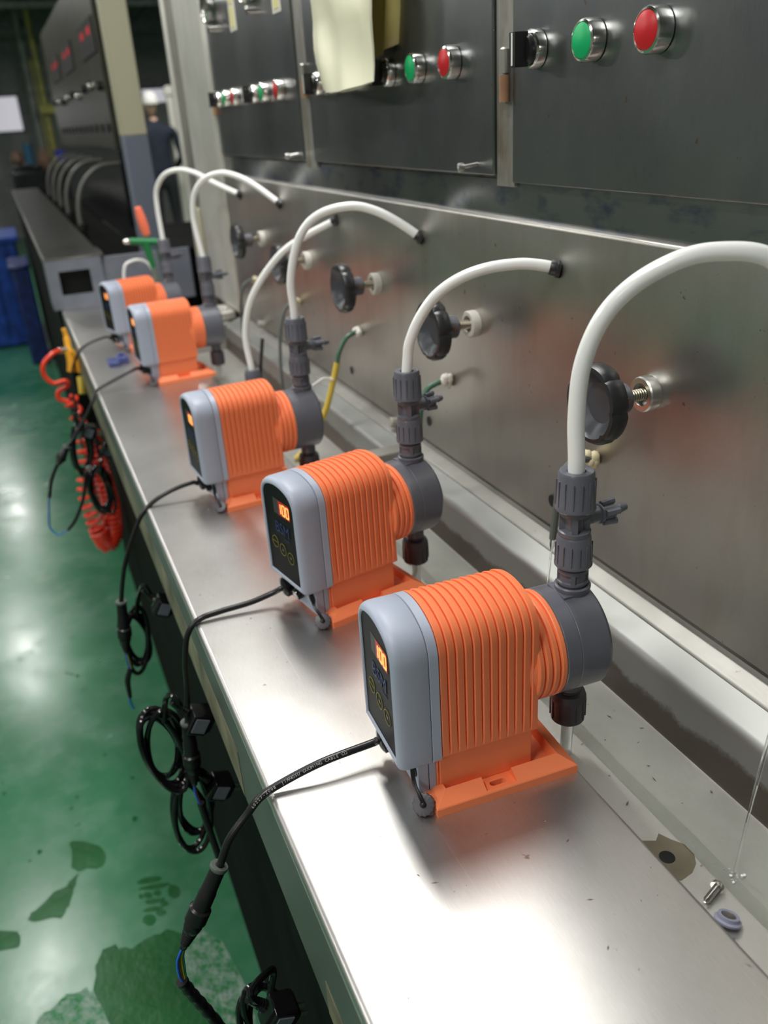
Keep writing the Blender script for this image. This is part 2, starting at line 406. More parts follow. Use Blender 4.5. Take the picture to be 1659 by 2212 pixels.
# lamp fixtures (housings round each light, the added worker lamp too)
for i, (lo, loc, sx, sy) in enumerate(LAMPS):
    x, y, z = loc
    lm = thing('ceiling_lamp', 'long white ceiling lamp %s' % ('above the near steel bench', 'in the aisle row, directly over the camera', 'in the aisle row, past the far bench end', 'in the aisle row, over the blue crate', 'last in the aisle row, before the far wall', 'in the outer row, behind the camera', 'in the outer row, level with the pumps', 'in the outer row, level with the dark far machine', 'last in the outer row', 'added to light the worker in the white cap')[i], 'lamp', (x, y, z+0.02), group='hanging ceiling lamps')
    h = MB(); h.box((-sx/2-0.02, -sy/2-0.02, 0.0), (sx/2+0.02, sy/2+0.02, 0.05)); h.build('housing', 'lamp', lm, bevel=0.006)
    h = MB()
    for s in (-1, 1): h.tube([(0, s*sy*0.35, 0.05), (0, s*sy*0.35, 2.62-z-0.02)], 0.006, 6)
    h.build('hanger', 'lamp', lm)

# ---------------------------------------------------------------- bench
bench = thing('steel_bench', 'long stainless steel bench carrying the row of orange pumps', 'bench', (0.257, 1.4, FZ))
XB0, XB1, XL = 0.1125, 0.401, 0.535
prof = [(XB0, -0.13)] + [(XB0, -0.007)] + arc(XB0+0.007, -0.007, 0.007, 180, 90, 6)[1:] + arc(XB1-0.005, -0.005, 0.005, 90, 0, 5) + [(XB1, -0.036)]
t = MB(); t.sheet_y(prof, 0.0022, Y0, Y1); t.build('top', 'bench', bench, world=True, smooth=50)
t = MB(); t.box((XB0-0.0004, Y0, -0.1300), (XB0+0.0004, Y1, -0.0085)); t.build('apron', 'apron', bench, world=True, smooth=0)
t = MB(); t.box((XB0-0.0012, 0.80, -0.128), (XB0-0.0005, 3.40, -0.062)); t.box((XB0-0.0012, -0.3, -0.128), (XB0-0.0005, 0.50, -0.085))
t.build('painted_strip', 'batten', bench, world=True, smooth=0)
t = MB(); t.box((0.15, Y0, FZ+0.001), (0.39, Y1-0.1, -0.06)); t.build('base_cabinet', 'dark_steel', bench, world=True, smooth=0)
# trough
tr = thing('drain_trough', 'shallow steel drain trough between bench and machine', 'trough', (0.47, 1.4, -0.05))
t = MB(); t.box((XB1+0.0008, Y0, -0.0375), (XL+0.002, 2.60, -0.035)); t.build('trough_floor', 'trough', tr, world=True)
t = MB(); prof = [(XL, -0.036), (XL+0.0025, -0.02), (XL+0.006, 0.028)] + arc(XL+0.0185, 0.028, 0.0125, 180, 100, 6)[1:] + [(0.560, 0.0445), (0.574, 0.0500), (0.5765, 0.047), (0.5765, 0.02)]
t.sheet_y(prof, 0.0022, Y0, 2.60); t.build('back_wall', 'backwall', tr, world=True, smooth=50)
t = MB(); t.box((XB1+0.001, 1.32, -0.035), (0.545, 1.345, 0.030)); t.box((XB1+0.001, 1.315, 0.0305), (0.572, 1.352, 0.049)); t.build('divider', 'ledge', tr, world=True, bevel=0.003)
t = MB(); t.box((XB1-0.0, 2.602, -0.036), (0.575, 2.61, 0.04)); t.build('end_plate', 'ledge', tr, world=True, bevel=0.002)
t = MB(); t.lathe([(0.0070, 0), (0.0072, 0.0006), (0.0064, 0.0009), (0.0, 0.0003)], 24, (0.4292, 0.4439, -0.0347)); t.build('drain_hole', 'void', tr, world=True)
pts = [(0.4085, 0.4655), (0.420, 0.4705), (0.433, 0.464), (0.441, 0.470), (0.4465, 0.459), (0.4535, 0.449), (0.4535, 0.436), (0.448, 0.427), (0.438, 0.4205), (0.424, 0.418), (0.412, 0.424)]
t = MB(); t.loft([[(x, y, -0.0350) for x, y in pts], [(x, y, -0.0346) for x, y in pts]]); t.build('silt_patch', 'silt', tr, world=True, smooth=0)
wt = MB()
nx, ny = 8, 90
vs = []; fs = []
for j in range(ny+1):
    for i in range(nx+1):
        x = 0.44 + (XL-0.002-0.44)*i/nx; y = -0.5 + (1.318+0.5)*j/ny
        if i == 0: x += 0.028 + 0.0008*math.sin(y*31)
        vs.append((x, y, -0.0347 + (0.0012 if 0 < i < nx else 0.0)))
for j in range(ny):
    for i in range(nx):
        a = j*(nx+1)+i; fs.append((a, a+1, a+nx+2, a+nx+1))
wt.add(vs, fs); q = wt.build('trough_water', 'water', smooth=60); tag(q, 'thin clear film of water lying in the steel trough', 'water', kind='stuff')
# screw, eyelet, stream
scw = thing('machine_screw', 'small shiny pan-head screw lying in the trough beside the bench edge', 'screw', (0.4375, 0.3875, -0.0343))
d = Vector((0.94, 0.32, 0.10)).normalized()
t = MB(); t.lathe([(0.0, 0.0062), (0.003, 0.0058), (0.0052, 0.004), (0.0058, 0.0015), (0.0058, 0.0)], 20, (0.0035, 0.007, 0.0058), d); t.build('screw_head', 'chrome', scw)
pr = []
for k in range(14): pr += [(0.0024, -0.0012*k), (0.0031, -0.0012*k-0.0006)]
t = MB(); t.lathe([(0.0024, 0)] + [(r, h) for r, h in pr[1:]] + [(0.001, -0.019)], 16, (0.0035, 0.007, 0.0058), d); t.build('screw_thread', 'chrome', scw)
ey = thing('tube_ring', 'translucent lilac plastic ring beside the screw in the trough', 'ring', (0.4265, 0.3655, -0.0343))
M['lilac'] = plain('lilac_plastic', (0.5, 0.52, 0.68), 0.25, trans=0.3)
d = Vector((0.35, 0.2, 1)).normalized()
t = MB(); t.lathe([(0.0062, 0), (0.0108, 0), (0.0112, 0.002), (0.009, 0.003), (0.0088, 0.006), (0.0062, 0.006), (0.0060, 0.003), (0.0062, 0.0)], 28, (0, 0, 0.0035), d, cap=False); t.build('rim', 'lilac', ey)
t = MB(); t.lathe([(0.0058, 0.001), (0.0058, 0.0055), (0.0, 0.0050)], 20, (0, 0, 0.0035), d); t.build('metal_insert', 'alu', ey)
t = MB(); t.tube(smooth([(0.493, 0.412, 0.185), (0.4895, 0.4035, 0.14), (0.4850, 0.4035, 0.11), (0.4779, 0.4035, 0.047), (0.4715, 0.4035, -0.02), (0.4700, 0.4035, -0.0342)], 5), [0.0016 if i < 15 else 0.0012 for i in range(26)], 8)
q = t.build('water_stream', 'water'); tag(q, 'thin thread of clear water falling into the trough at the right edge', 'water stream')
t = MB()
for k in range(16):
    a = random.uniform(0, 2*PI); r = random.uniform(0.002, 0.011); s = random.uniform(0.0008, 0.002)
    t.lathe([(0, s*0.8), (s*0.7, s*0.55), (s, 0)], 8, (0.468+r*math.cos(a), 0.402+r*math.sin(a), -0.0345))
q = t.build('splash_bubbles', 'zip'); tag(q, 'tiny bubbles where the thread of water hits the trough', 'bubbles', kind='stuff')
# grit on bench and trough
t = MB()
for k in range(90):
    if k % 3: x, y, z = random.uniform(0.41, 0.53), random.uniform(0.2, 1.25), -0.0338
    else: x, y, z = random.uniform(0.12, 0.395), random.uniform(0.15, 0.55), 0.0
    s = random.uniform(0.0003, 0.0009); a = random.uniform(0, PI); c, sn = math.cos(a), math.sin(a); l = s*random.uniform(1, 5)
    t.add([(x-c*l, y-sn*l, z), (x+sn*s, y-c*s, z), (x+c*l, y+sn*l, z), (x-sn*s, y+c*s, z), (x, y, z+s*0.6)], [(0, 1, 4), (1, 2, 4), (2, 3, 4), (3, 0, 4), (3, 2, 1, 0)])
q = t.build('grit', M['silt'], smooth=0); tag(q, 'specks of brown grit scattered over trough and near bench', 'grit', kind='stuff')

# ---------------------------------------------------------------- machine with doors
XP = 0.600
mc = thing('process_cabinet', 'tall stainless machine cabinet with push-button doors behind the pumps', 'cabinet', (0.9, 1.3, FZ))
t = MB(); prof = [(0.5785, 0.012), (0.5790, 0.040)] + arc(0.587, 0.040, 0.008, 180, 110, 5)[1:] + [(0.600, 0.0525), (0.612, 0.0600)]
t.sheet_y(prof, 0.002, Y0, 2.62); t.build('lower_flange', 'ledge', mc, world=True, smooth=50)
t = MB(); prof = [(0.612, 0.066), (XP+0.001, 0.066), (XP, 0.067), (XP, 0.457)] + arc(XP+0.005, 0.457, 0.005, 180, 90, 5)[1:] + [(0.613, 0.4625)]
t.sheet_y(prof, 0.002, Y0, 2.62); t.build('valve_panel', 'panel', mc, world=True, smooth=50)
t = MB(); t.box((0.6125, Y0, 0.40), (0.62, 2.62, 0.508)); t.build('middle_strip', 'strip', mc, world=True)
t = MB(); t.box((0.62, Y0, -0.2), (1.25, 3.22, 1.5)); t.box((0.60, Y0, 1.3), (0.62, 2.62, 1.5)); t.build('carcass', 'frame', mc, world=True, smooth=0)
for y0, y1 in ((1.018, 1.062), (1.80, 1.868), (0.14, 0.2)):
    t = MB(); t.box((0.6075, y0, 0.500), (0.6205, y1, 1.3)); t.build('door_post', 'frame', mc, world=True, bevel=0.0012)
def door(y0, y1, z0, ang=0.0):
    t = MB(); t.box((0.6035, y0, z0), (0.618, y1, 1.29)); return t.build('door', 'door', mc, world=True, bevel=0.0018)
doors = [door(0.205, 1.016, 0.506), door(1.064, 1.798, 0.513), door(1.870, 2.620, 0.513)]
for dd in doors: dd['kindnote'] = ''
for dd in doors: del dd['kindnote']
def local(parent, mb_):   # world coordinates into a sub-part under a part of mc
    off = mc.matrix_basis.translation
    for p in mb_.v: p -= off
    return mb_
def chromeflat(z=1.0): pass
def button(par, y, z, mt, lab):
    t = MB(); t.lathe([(0.0178, 0), (0.0205, 0.001), (0.0208, 0.013), (0.0195, 0.0165), (0.0172, 0.0175), (0.0168, 0.0165)], 36, (0.6035, y, z), (-1, 0, 0), 0)
    t.lathe([(0.0168, 0.0150), (0.0167, 0.0172), (0.0155, 0.0180), (0.0, 0.0183)], 36, (0.6035, y, z), (-1, 0, 0), 1)
    o = local(par, t).build('push_button', ['chrome', mt], par); o['label'] = lab; return o
def selector(par, y, z):
    t = MB(); t.lathe([(0.0178, 0), (0.0205, 0.001), (0.0208, 0.010), (0.0190, 0.0135), (0.0168, 0.0140)], 36, (0.6035, y, z), (-1, 0, 0), 0)
    t.lathe([(0.0165, 0.012), (0.0165, 0.016), (0.0145, 0.020), (0.0, 0.020)], 32, (0.6035, y, z), (-1, 0, 0), 1)
    t.box((0.5690, y-0.0062, z-0.0178), (0.5860, y+0.0062, z+0.0178), 1)
    t.box((0.5683, y-0.0016, z-0.016), (0.5695, y+0.0016, z+0.017), 2)
    o = local(par, t).build('selector_switch', ['chrome', 'black', 'white_p'], par); o['label'] = 'black selector switch with white pointer line'; return o
for dn, lst in ((0, ((0.746, 'r'), (0.849, 'g'), (0.9586, 's'))), (1, ((1.167, 'r'), (1.277, 'g'), (1.386, 's'), (1.545, 'r'), (1.635, 'g'), (1.722, 's'))), (2, ((1.970, 'r'), (2.087, 'g'), (2.184, 's'), (2.358, 'r'), (2.450, 'g'), (2.550, 's')))):
    for y, k in lst:
        if k == 's': selector(doors[dn], y, 0.653)
        else: button(doors[dn], y, 0.653, 'red_btn' if k == 'r' else 'green_btn', ('red' if k == 'r' else 'green') + ' push button in a chrome ring')
for y in (2.523, 2.128):
    t = MB(); t.lathe([(0.036, 0), (0.038, 0.004), (0.038, 0.020), (0.035, 0.024), (0.032, 0.022)], 32, (0.6035, y, 0.868), (-1, 0, 0), 0); t.lathe([(0.032, 0.019), (0.0, 0.0195)], 32, (0.6035, y, 0.868), (-1, 0, 0), 1)
    t.lathe([(0.009, 0), (0.009, 0.02), (0.0, 0.021)], 16, (0.6035, y-0.01, 0.818), (-1, 0, 0), 0)
    local(doors[2], t).build('round_gauge', ['chrome', 'label_w'], doors[2])
for y in (2.322, 1.955):
    t = MB(); t.box((0.6020, y-0.028, 0.795), (0.6034, y+0.028, 0.905), 0); t.box((0.6012, y-0.018, 0.803), (0.6022, y+0.018, 0.845), 1); t.box((0.6012, y-0.018, 0.853), (0.6022, y+0.018, 0.895), 1)
    local(doors[2], t).build('name_tag', ['label_w', 'label_y'], doors[2])
for dn, y in ((1, 1.108), (2, 1.905)):
    t = MB(); t.lathe([(0.0027, -0.002), (0.0027, 0.020)], 12, (0.6035, y, 0.526), (-0.94, 0.12, -0.1)); t.lathe([(0.0055, 0.020), (0.006, 0.021), (0.006, 0.027), (0.0035, 0.028), (0.003, 0.025), (0, 0.025)], 16, (0.6035, y, 0.526), (-0.94, 0.12, -0.1))
    local(doors[dn], t).build('lock_pin', 'alu', doors[dn])
for y, z in ((1.026, 0.600), (1.808, 0.632), (2.612, 0.615)):
    t = MB(); t.lathe([(0.0065, 0), (0.0065, 0.030)], 14, (0.5985, y, z), (0, 0, 1), 0); t.lathe([(0.0060, 0.032), (0.0060, 0.058), (0.004, 0.060)], 14, (0.5985, y, z), (0, 0, 1), 1)
    t.box((0.600, y-0.002, z), (0.6085, y+0.016, z+0.058), 1); t.build('hinge', ['rust', 'frame'], mc, world=True)
# end post and jamb
t = MB(); t.box((0.594, 2.625, 0.055), (0.70, 3.00, 1.5)); t.build('end_post', 'column', mc, world=True, bevel=0.012)
t = MB(); t.box((0.606, 3.0, -0.03), (0.70, 3.18, 1.5)); t.build('jamb', 'frame', mc, world=True, bevel=0.006)
t = MB(); t.box((0.598, 3.185, -0.03), (0.70, 3.215, 1.5)); t.build('jamb_edge', 'column', mc, world=True, bevel=0.006)
t = MB(); t.box((0.555, 2.70, 0.03), (0.60, 2.83, 0.055)); t.lathe([(0.012, 0), (0.012, 0.008)], 12, (0.575, 2.74, 0.055)); t.build('foot_bracket', ['column'], mc, world=True, bevel=0.003)
t = MB(); t.box((0.588, 3.03, 0.14), (0.603, 3.15, 0.34)); t.build('cream_plate', 'cream', mc, world=True, bevel=0.004)
for y, z, n in ((0.9012, 0.1045, 0), (1.2878, 0.1047, 0), (1.6636, 0.1071, 0)):
    t = MB(); t.lathe([(0.0085, 0), (0.0085, 0.0008), (0.0, 0.0008)], 20, (XP, y, z), (-1, 0, 0)); t.build('bolt_hole', 'void', mc, world=True)
for y, z in ((1.425, 0.062), (2.36, 0.075)):
    t = MB(); t.lathe([(0.010, 0), (0.010, 0.016), (0.008, 0.018), (0, 0.018)], 16, (0.600, y, z), (-1, 0, 0.2)); t.build('stub_plug', 'drum', mc, world=True)
# drum at the trough's far end
t = MB(); t.lathe([(0.075, 0.0), (0.083, 0.01), (0.084, 0.03), (0.084, 1.06), (0.079, 1.075), (0.0, 1.078)], 32, (0.4985, 2.715, FZ))
q = t.build('standing_tank', 'drum'); tag(q, 'round cream tank standing at the far end of the trough', 'tank')

# handwheel valves
def handwheel(y, z, lab, first):
    r = thing('handwheel_valve', lab, 'valve', (XP, y, z), group='handwheel valves on the steel panel')
    xw = 0.078
    t = MB(); prof = [(0.0415, 0.004), (0.0438, 0.009), (0.0438, 0.018), (0.0410, 0.023), (0.0365, 0.0235), (0.0335, 0.019), (0.022, 0.0095), (0.0, 0.0080)]
    n = 56; rings = []
    T = Matrix.Translation((-xw+0.022, 0, 0)) @ Vector((-1, 0, 0)).to_track_quat('Z', 'Y').to_matrix().to_4x4()
    for (rr, h) in [(0.016, 0.0), (0.033, 0.001)] + prof:
        ring = []
        for i in range(n):
            a = 2*PI*i/n; cut = max(0.0, math.cos(7*a))**8 * (0.06 if rr > 0.036 else 0.0); q_ = rr*(1-cut); ring.append((q_*math.cos(a), q_*math.sin(a), h))
        rings.append(ring)
    t.loft(rings[:7], 0, True, False, mat=T); t.loft(rings[6:], 1, False, False, mat=T)
    t.build('wheel', ['wheel', 'wheel_face'], r)
    t = MB(); t.lathe([(0.015, 0), (0.0165, 0.002), (0.0165, 0.024), (0.012, 0.026)], 24, (-xw+0.045, 0, 0), (-1, 0, 0)); t.build('hub', 'pvc', r)
    t = MB(); t.lathe([(0.0034, 0), (0.0034, 0.001), (0.002, 0.0006), (0, 0)], 12, (-xw+0.036, -0.0162, 0.002), (0, -1, 0)); t.build('set_screw', 'rust', r)
    t = MB(); pr = [(0.0068, 0.0)]
    for k in range(13): pr += [(0.0068, 0.003*k+0.001), (0.0060, 0.003*k+0.002)]
    t.lathe(pr, 18, (0.0, 0, 0), (-1, 0, 0)); t.build('spindle', 'brass', r)
    t = MB(); t.lathe([(0.019, 0), (0.0195, 0.002), (0.0195, 0.012), (0.018, 0.0135), (0.0125, 0.0135), (0.0115, 0.011), (0.0115, 0.002)], 32, (0, 0, 0), (-1, 0, 0)); t.build('collar', 'alu' if first else 'collar_w', r)
    return r
for i, (y, z, lab) in enumerate(((0.7182, 0.3059, 'black handwheel nearest the camera, half hidden by the first hose, on a steel collar'),
        (1.1132, 0.3086, 'black handwheel behind the second hose, rust on its grey hub'),
        (1.4847, 0.3134, 'middle black handwheel, fully visible between two hoses, white collar'),
        (1.8866, 0.3072, 'fourth black handwheel, crossed by two white hoses'),
        (2.2545, 0.3184, 'farthest black handwheel, beside the stainless end post'))):
    handwheel(y, z, lab, i == 0)

# drip tubes with sealant
def drip(lab, y, z, pts, mt, wax, r=0.0045, extra=None):
    o = thing('drip_tube', lab, 'tube', (XP, y, z), group='small tubes sealed into the panel')
    t = MB(); t.tube(smooth(pts, 6), r, 10); t.build('tube', mt, o, world=True)
    t = MB()
    for k in range(9):
        a = random.uniform(0, 2*PI); q_ = random.uniform(0.0, 0.007); s = random.uniform(0.006, 0.009)
        t.lathe([(s*0.5, -s*0.6), (s, 0), (s*0.8, s*0.6), (s*0.3, s), (0, s*1.05)], 10, (XP-0.004-random.uniform(0, 0.010), y+q_*math.cos(a), z+q_*math.sin(a)), (-1, random.uniform(-.4, .4), random.uniform(-.4, .4)))
    t.build('sealant_blob', wax, o, world=True, smooth=80)
    return o
d1 = drip('dark grey drip tube behind the first pump valve, from a cream sealant lump', 0.8063, 0.1993, [(0.592, 0.804, 0.2005), (0.572, 0.802, 0.2050), (0.5555, 0.80, 0.2040), (0.5440, 0.80, 0.186), (0.5385, 0.80, 0.148), (0.5345, 0.80, 0.108)], 'tube_grey', 'wax')
t = MB(); t.tube(smooth([(0.5345, 0.80, 0.108), (0.5325, 0.80, 0.085), (0.5285, 0.80, 0.04), (0.524, 0.80, -0.034)], 4), [0.0032]*3 + [0.0014]*10, 8); t.build('water_drip', 'water', d1, world=True)
drip('short green tube from white sealant, behind the second pump valve', 1.1971, 0.2021, [(0.594, 1.197, 0.2025), (0.575, 1.20, 0.1995), (0.556, 1.20, 0.190), (0.545, 1.20, 0.16), (0.540, 1.20, 0.11)], 'tube_green', 'wax_w')
d3 = drip('green tube with yellow sheath and white zip tie behind the middle pump', 1.5915, 0.2038, [(0.594, 1.59, 0.2050), (0.5656, 1.58, 0.2001), (0.5467, 1.58, 0.1733), (0.5398, 1.58, 0.151), (0.5325, 1.58, 0.128)], 'tube_green', 'wax_w')
t = MB(); t.tube(smooth([(0.5400, 1.58, 0.152), (0.5265, 1.58, 0.1106), (0.503, 1.58, 0.0517), (0.455, 1.58, -0.015), (0.4331, 1.58, -0.031)], 5), 0.0062, 10); t.build('yellow_sheath', 'yellow', d3, world=True)
t = MB(); t.lathe([(0.0068, 0), (0.0068, 0.003)], 14, (0.5265, 1.58, 0.120), (0.3, 0, 1)); t.tube(smooth([(0.521, 1.578, 0.1235), (0.507, 1.578, 0.126), (0.492, 1.578, 0.1195), (0.482, 1.578, 0.115)], 4), 0.0018, 6); t.build('zip_tie', 'zip', d3, world=True)
drip('grey tube from cream sealant above the middle pump valve', 1.9816, 0.2016, [(0.594, 1.98, 0.2020), (0.5746, 1.97, 0.2010), (0.5546, 1.97, 0.1879), (0.5382, 1.97, 0.1353), (0.5305, 1.97, 0.0691), (0.529, 1.97, 0.0)], 'tube_grey', 'wax', 0.004)
drip('farthest grey tube sealed into the panel next to the end post', 2.3643, 0.2000, [(0.594, 2.362, 0.2005), (0.572, 2.36, 0.199), (0.552, 2.36, 0.180), (0.540, 2.36, 0.12), (0.536, 2.36, 0.03)], 'tube_grey', 'wax', 0.004)
drip('tube at the right picture edge that feeds the thread of water', 0.416, 0.2000, [(0.592, 0.416, 0.2005), (0.56, 0.415, 0.2060), (0.52, 0.413, 0.2040), (0.498, 0.412, 0.190)], 'tube_grey', 'wax')

# hanging plastic bag on door two
t = MB(); nu, nv = 22, 26; rows = []
def bagp(u, v, side):
    z = 1.20 - 0.560*v
    lft = 1.660 - 0.03*max(0, v-0.75)*4 + 0.008*math.sin(v*9); rgt = 1.345 - 0.06*max(0, v-0.6)**1.2 + 0.006*math.sin(v*13+1)
    y = rgt + (lft-rgt)*u
    if v > 0.85: z += 0.018*math.sin(PI*u)*-0.5*(v-0.85)*6
    th = 0.030*math.sin(PI*min(1, max(0, u)))**0.5 * (0.35 + 0.65*math.sin(PI*min(1, 0.1+0.85*v))**0.6)
    x = 0.578 - side*th + 0.0035*math.sin(u*17+v*6)*side + 0.004*math.sin(v*21+u*5)*(1 if v > 0.8 else 0.3) - (0.03*v*v*(1-u))
    return (x, y, z)
for v_ in range(nv+1):
    row = [bagp(i/nu, v_/nv, 1) for i in range(nu+1)] + [bagp(i/nu, v_/nv, -0.3) for i in range(nu, -1, -1)]
    rows.append(row)
bg = thing('plastic_bag', 'pale yellow plastic bag hanging in front of the second door', 'bag', (0.575, 1.49, 0.64))
t.loft(rows); t.build('bag_front', 'bag', bg, world=True, smooth=70)
t = MB(); rows = []  # added tan sheet that paints the bag's shade and reflection by the door
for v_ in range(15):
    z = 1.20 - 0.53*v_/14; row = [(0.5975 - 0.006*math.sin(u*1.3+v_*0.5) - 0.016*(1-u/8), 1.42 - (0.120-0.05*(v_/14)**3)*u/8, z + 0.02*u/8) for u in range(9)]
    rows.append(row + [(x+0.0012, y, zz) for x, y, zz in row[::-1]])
t.loft(rows); q = t.build('bag_reflection', 'bag_shade_tan', bg, world=True, smooth=70); q['label'] = 'tan yellow sheet standing for the shade and reflection beside the bag'

# ================================================================ PUMPS
def prof_yz(hw, zb, zt, rt, rb, a0=27):
    """closed outline of the pump body seen along x, constant number of points: corner arcs run smoothly into an arched top"""
    P = []
    for a in range(5): an = math.radians(180 + 90*a/4); P.append((-hw+rb+rb*math.cos(an), zb+rb+rb*math.sin(an)))
    for a in range(5): an = math.radians(270 + 90*a/4); P.append((hw-rb+rb*math.cos(an), zb+rb+rb*math.sin(an)))
    A = math.radians(a0); yt = hw-rt+rt*math.sin(A); Rb = yt/math.sin(A); zc = zt - Rb*(1-math.cos(A)) - rt*math.cos(A)
    for k in range(1, 8): P.append((hw, zb+rb + (zc-zb-rb)*k/8))
    for a in range(11): an = (PI/2-A)*a/10; P.append((hw-rt+rt*math.cos(an), zc+rt*math.sin(an)))
    for k in range(1, 12): an = PI/2 - A + 2*A*k/12; P.append((Rb*math.cos(an), zt-Rb+Rb*math.sin(an)))
    for a in range(11): an = PI/2 + A + (PI/2-A)*a/10; P.append((-hw+rt+rt*math.cos(an), zc+rt*math.sin(an)))
    for k in range(7, 0, -1): P.append((-hw, zb+rb + (zc-zb-rb)*k/8))
    return P
def offs(P, d, fade=None):
    n = len(P); out = []
    for i in range(n):
        a = Vector(P[i-1]); b = Vector(P[(i+1) % n]); t_ = (b-a).normalized(); dd = d
        if fade: dd *= max(0, min(1, (P[i][1]-fade[0])/fade[1]))
        out.append((P[i][0] + t_.y*dd, P[i][1] - t_.x*dd))
    return out
def ringx(x, P): return [(x, y, z) for y, z in P]

def make_pump(lab):
    r = thing('dosing_pump', lab, 'pump', group='orange dosing pumps in a row on the bench')
    # ---- foot plate with raised frame, notch and slot
    X0, X1, YB = -0.0503, 0.0992, 0.0640
    def rect(i, z): return [(X0+i, -YB+i, z), (X1-i, -YB+i, z), (X1-i, YB-i, z), (X0+i, YB-i, z)]
    t = MB(); t.loft([rect(0, 0), rect(0, 0.0085), rect(0.0008, 0.0095), rect(0.015, 0.0175), rect(0.0155, 0.0165), rect(0.018, 0.008)])
    base = t.build('foot_plate', 'orange', r, smooth=25)
    cut = MB()
    for s in (-1, 1):
        cut.box((0.002, s*0.0478-0.0135 if s < 0 else 0.0478-0.0135, 0.0078), (0.034, s*0.0478+0.0120, 0.03))
        rr = 0.0032; yy = s*0.0520; ring = []
        for k in range(16):
            an = 2*PI*k/16; cx_ = 0.018 + (0.0052 if math.cos(an) > 0 else -0.0052); ring.append((cx_+rr*math.cos(an), yy+rr*math.sin(an)))
        cut.loft([[(x, y, -0.01) for x, y in ring], [(x, y, 0.02) for x, y in ring]])
    co = cut.build('cutter', 'orange', None, smooth=0, origin=(0, 0, 0))
    md = base.modifiers.new('b', 'BOOLEAN'); md.operation = 'DIFFERENCE'; md.object = co; md.solver = 'EXACT'; md.use_self = True
    bpy.context.view_layer.update()
    me = bpy.data.meshes.new_from_object(base.evaluated_get(bpy.context.evaluated_depsgraph_get()))
    base.modifiers.clear(); old = base.data; base.data = me; me.name = 'foot_plate'; bpy.data.meshes.remove(old); bpy.data.objects.remove(co)
    me.polygons.foreach_set('use_smooth', [False]*len(me.polygons))
    # ---- lower body
    t = MB(); t.box((-0.0376, -0.0425, 0.0075), (0.0600, 0.0425, 0.053)); t.box((-0.0400, -0.0405, 0.0075), (-0.0376, 0.0405, 0.053)); t.build('lower_body', 'orange', r, bevel=0.0012)
    # ---- finned housing
    P = prof_yz(0.0480, 0.0515, 0.1965, 0.029, 0.004, 21)
    rings = [ringx(-0.0376, offs(P, -0.001))]
    n = 12; pitch = (0.0633+0.0376)/n
    for k in range(n):
        x = -0.0376 + k*pitch
        for dx, d in ((0.0001, -0.0034), (0.0012, -0.0034), (0.0013, 0.0004), (0.0018, 0.0009), (pitch*0.6, 0.0004), (pitch*0.985, -0.0006)):
            rings.append(ringx(x+dx, offs(P, d, (0.060, 0.010))))
    rings.append(ringx(0.0633, offs(P, -0.0012)))
    t = MB(); t.loft(rings); t.build('finned_housing', 'orange', r, smooth=24)
    # ---- round neck with rings
    zc = 0.117; pr = [(0.046, 0.050)]
    for k in range(4):
        x = 0.0600 + k*0.0080
        pr += [(0.0500, x), (0.0500, x+0.0010), (0.0528, x+0.0016), (0.0534, x+0.0028), (0.0530, x+0.0068), (0.0520, x+0.0076)]
    pr += [(0.050, 0.0920)]
    t = MB(); t.lathe(pr, 72, (0, 0, zc), (1, 0, 0)); t.build('ribbed_neck', 'orange', r, smooth=28)
    # ---- pump head
    t = MB(); t.lathe([(0.049, 0.0905), (0.0522, 0.0920), (0.0530, 0.0930), (0.0530, 0.1070), (0.0526, 0.1075), (0.0526, 0.1079), (0.0530, 0.1084), (0.0530, 0.1380), (0.0505, 0.1415), (0.0, 0.1420)], 72, (0, 0, zc), (1, 0, 0))
    XV = 0.1262
    t.lathe([(0.0172, 0.150), (0.0172, 0.1700), (0.0176, 0.1715), (0.0176, 0.1740), (0.0160, 0.1752), (0.0142, 0.1746), (0.0142, 0.168)], 40, (XV, 0, 0), (0, 0, 1))
    t.lathe([(0.0130, 0.052), (0.0130, 0.075)], 32, (XV, 0, 0), (0, 0, 1))
    t.box((0.1079, -0.0155, 0.1655), (0.1270, 0.0155, 0.1698))
    hd = t.build('pump_head', 'pvc', r, smooth=30)
    t = MB()
    for k in range(4):
        a = PI/4 + k*PI/2; t.lathe([(0.0055, 0), (0.006, 0.0005), (0.006, 0.004), (0.004, 0.005), (0, 0.005)], 14, (0.1418, 0.036*math.cos(a), zc+0.036*math.sin(a)), (1, 0, 0))
    t.build('head_screws', 'pvc_dark', hd)
    # ---- discharge valve
    def nut(z0, z1, rt, rb, fl, zf, up=True, hole=0.0):
        t = MB(); top = [(rt*0.93, z1), (rt, z1-0.0025)] if True else []
        prf = [(fl*0.96, zf), (fl, zf+0.001), (fl, zf+(z0-zf)*0.55), (rb, z0)] + top[::-1]
        if hole: prf += [(hole+0.0012, z1), (hole, z1-0.0006), (hole, z1-0.006), (0.0, z1-0.006)]
        t.lathe(prf, 48, (XV, 0, 0))
        for k in range(14):
            a = 2*PI*k/14; c, s = math.cos(a), math.sin(a); Rm = Matrix.Translation((XV, 0, 0)) @ Matrix.Rotation(a, 4, 'Z')
            t.box((rt-0.0015, -0.00055, z0-0.0002), ((rb+rt)/2+0.0011, 0.00055, z1-0.008), 0, Rm)
        return t
    vt = MB()
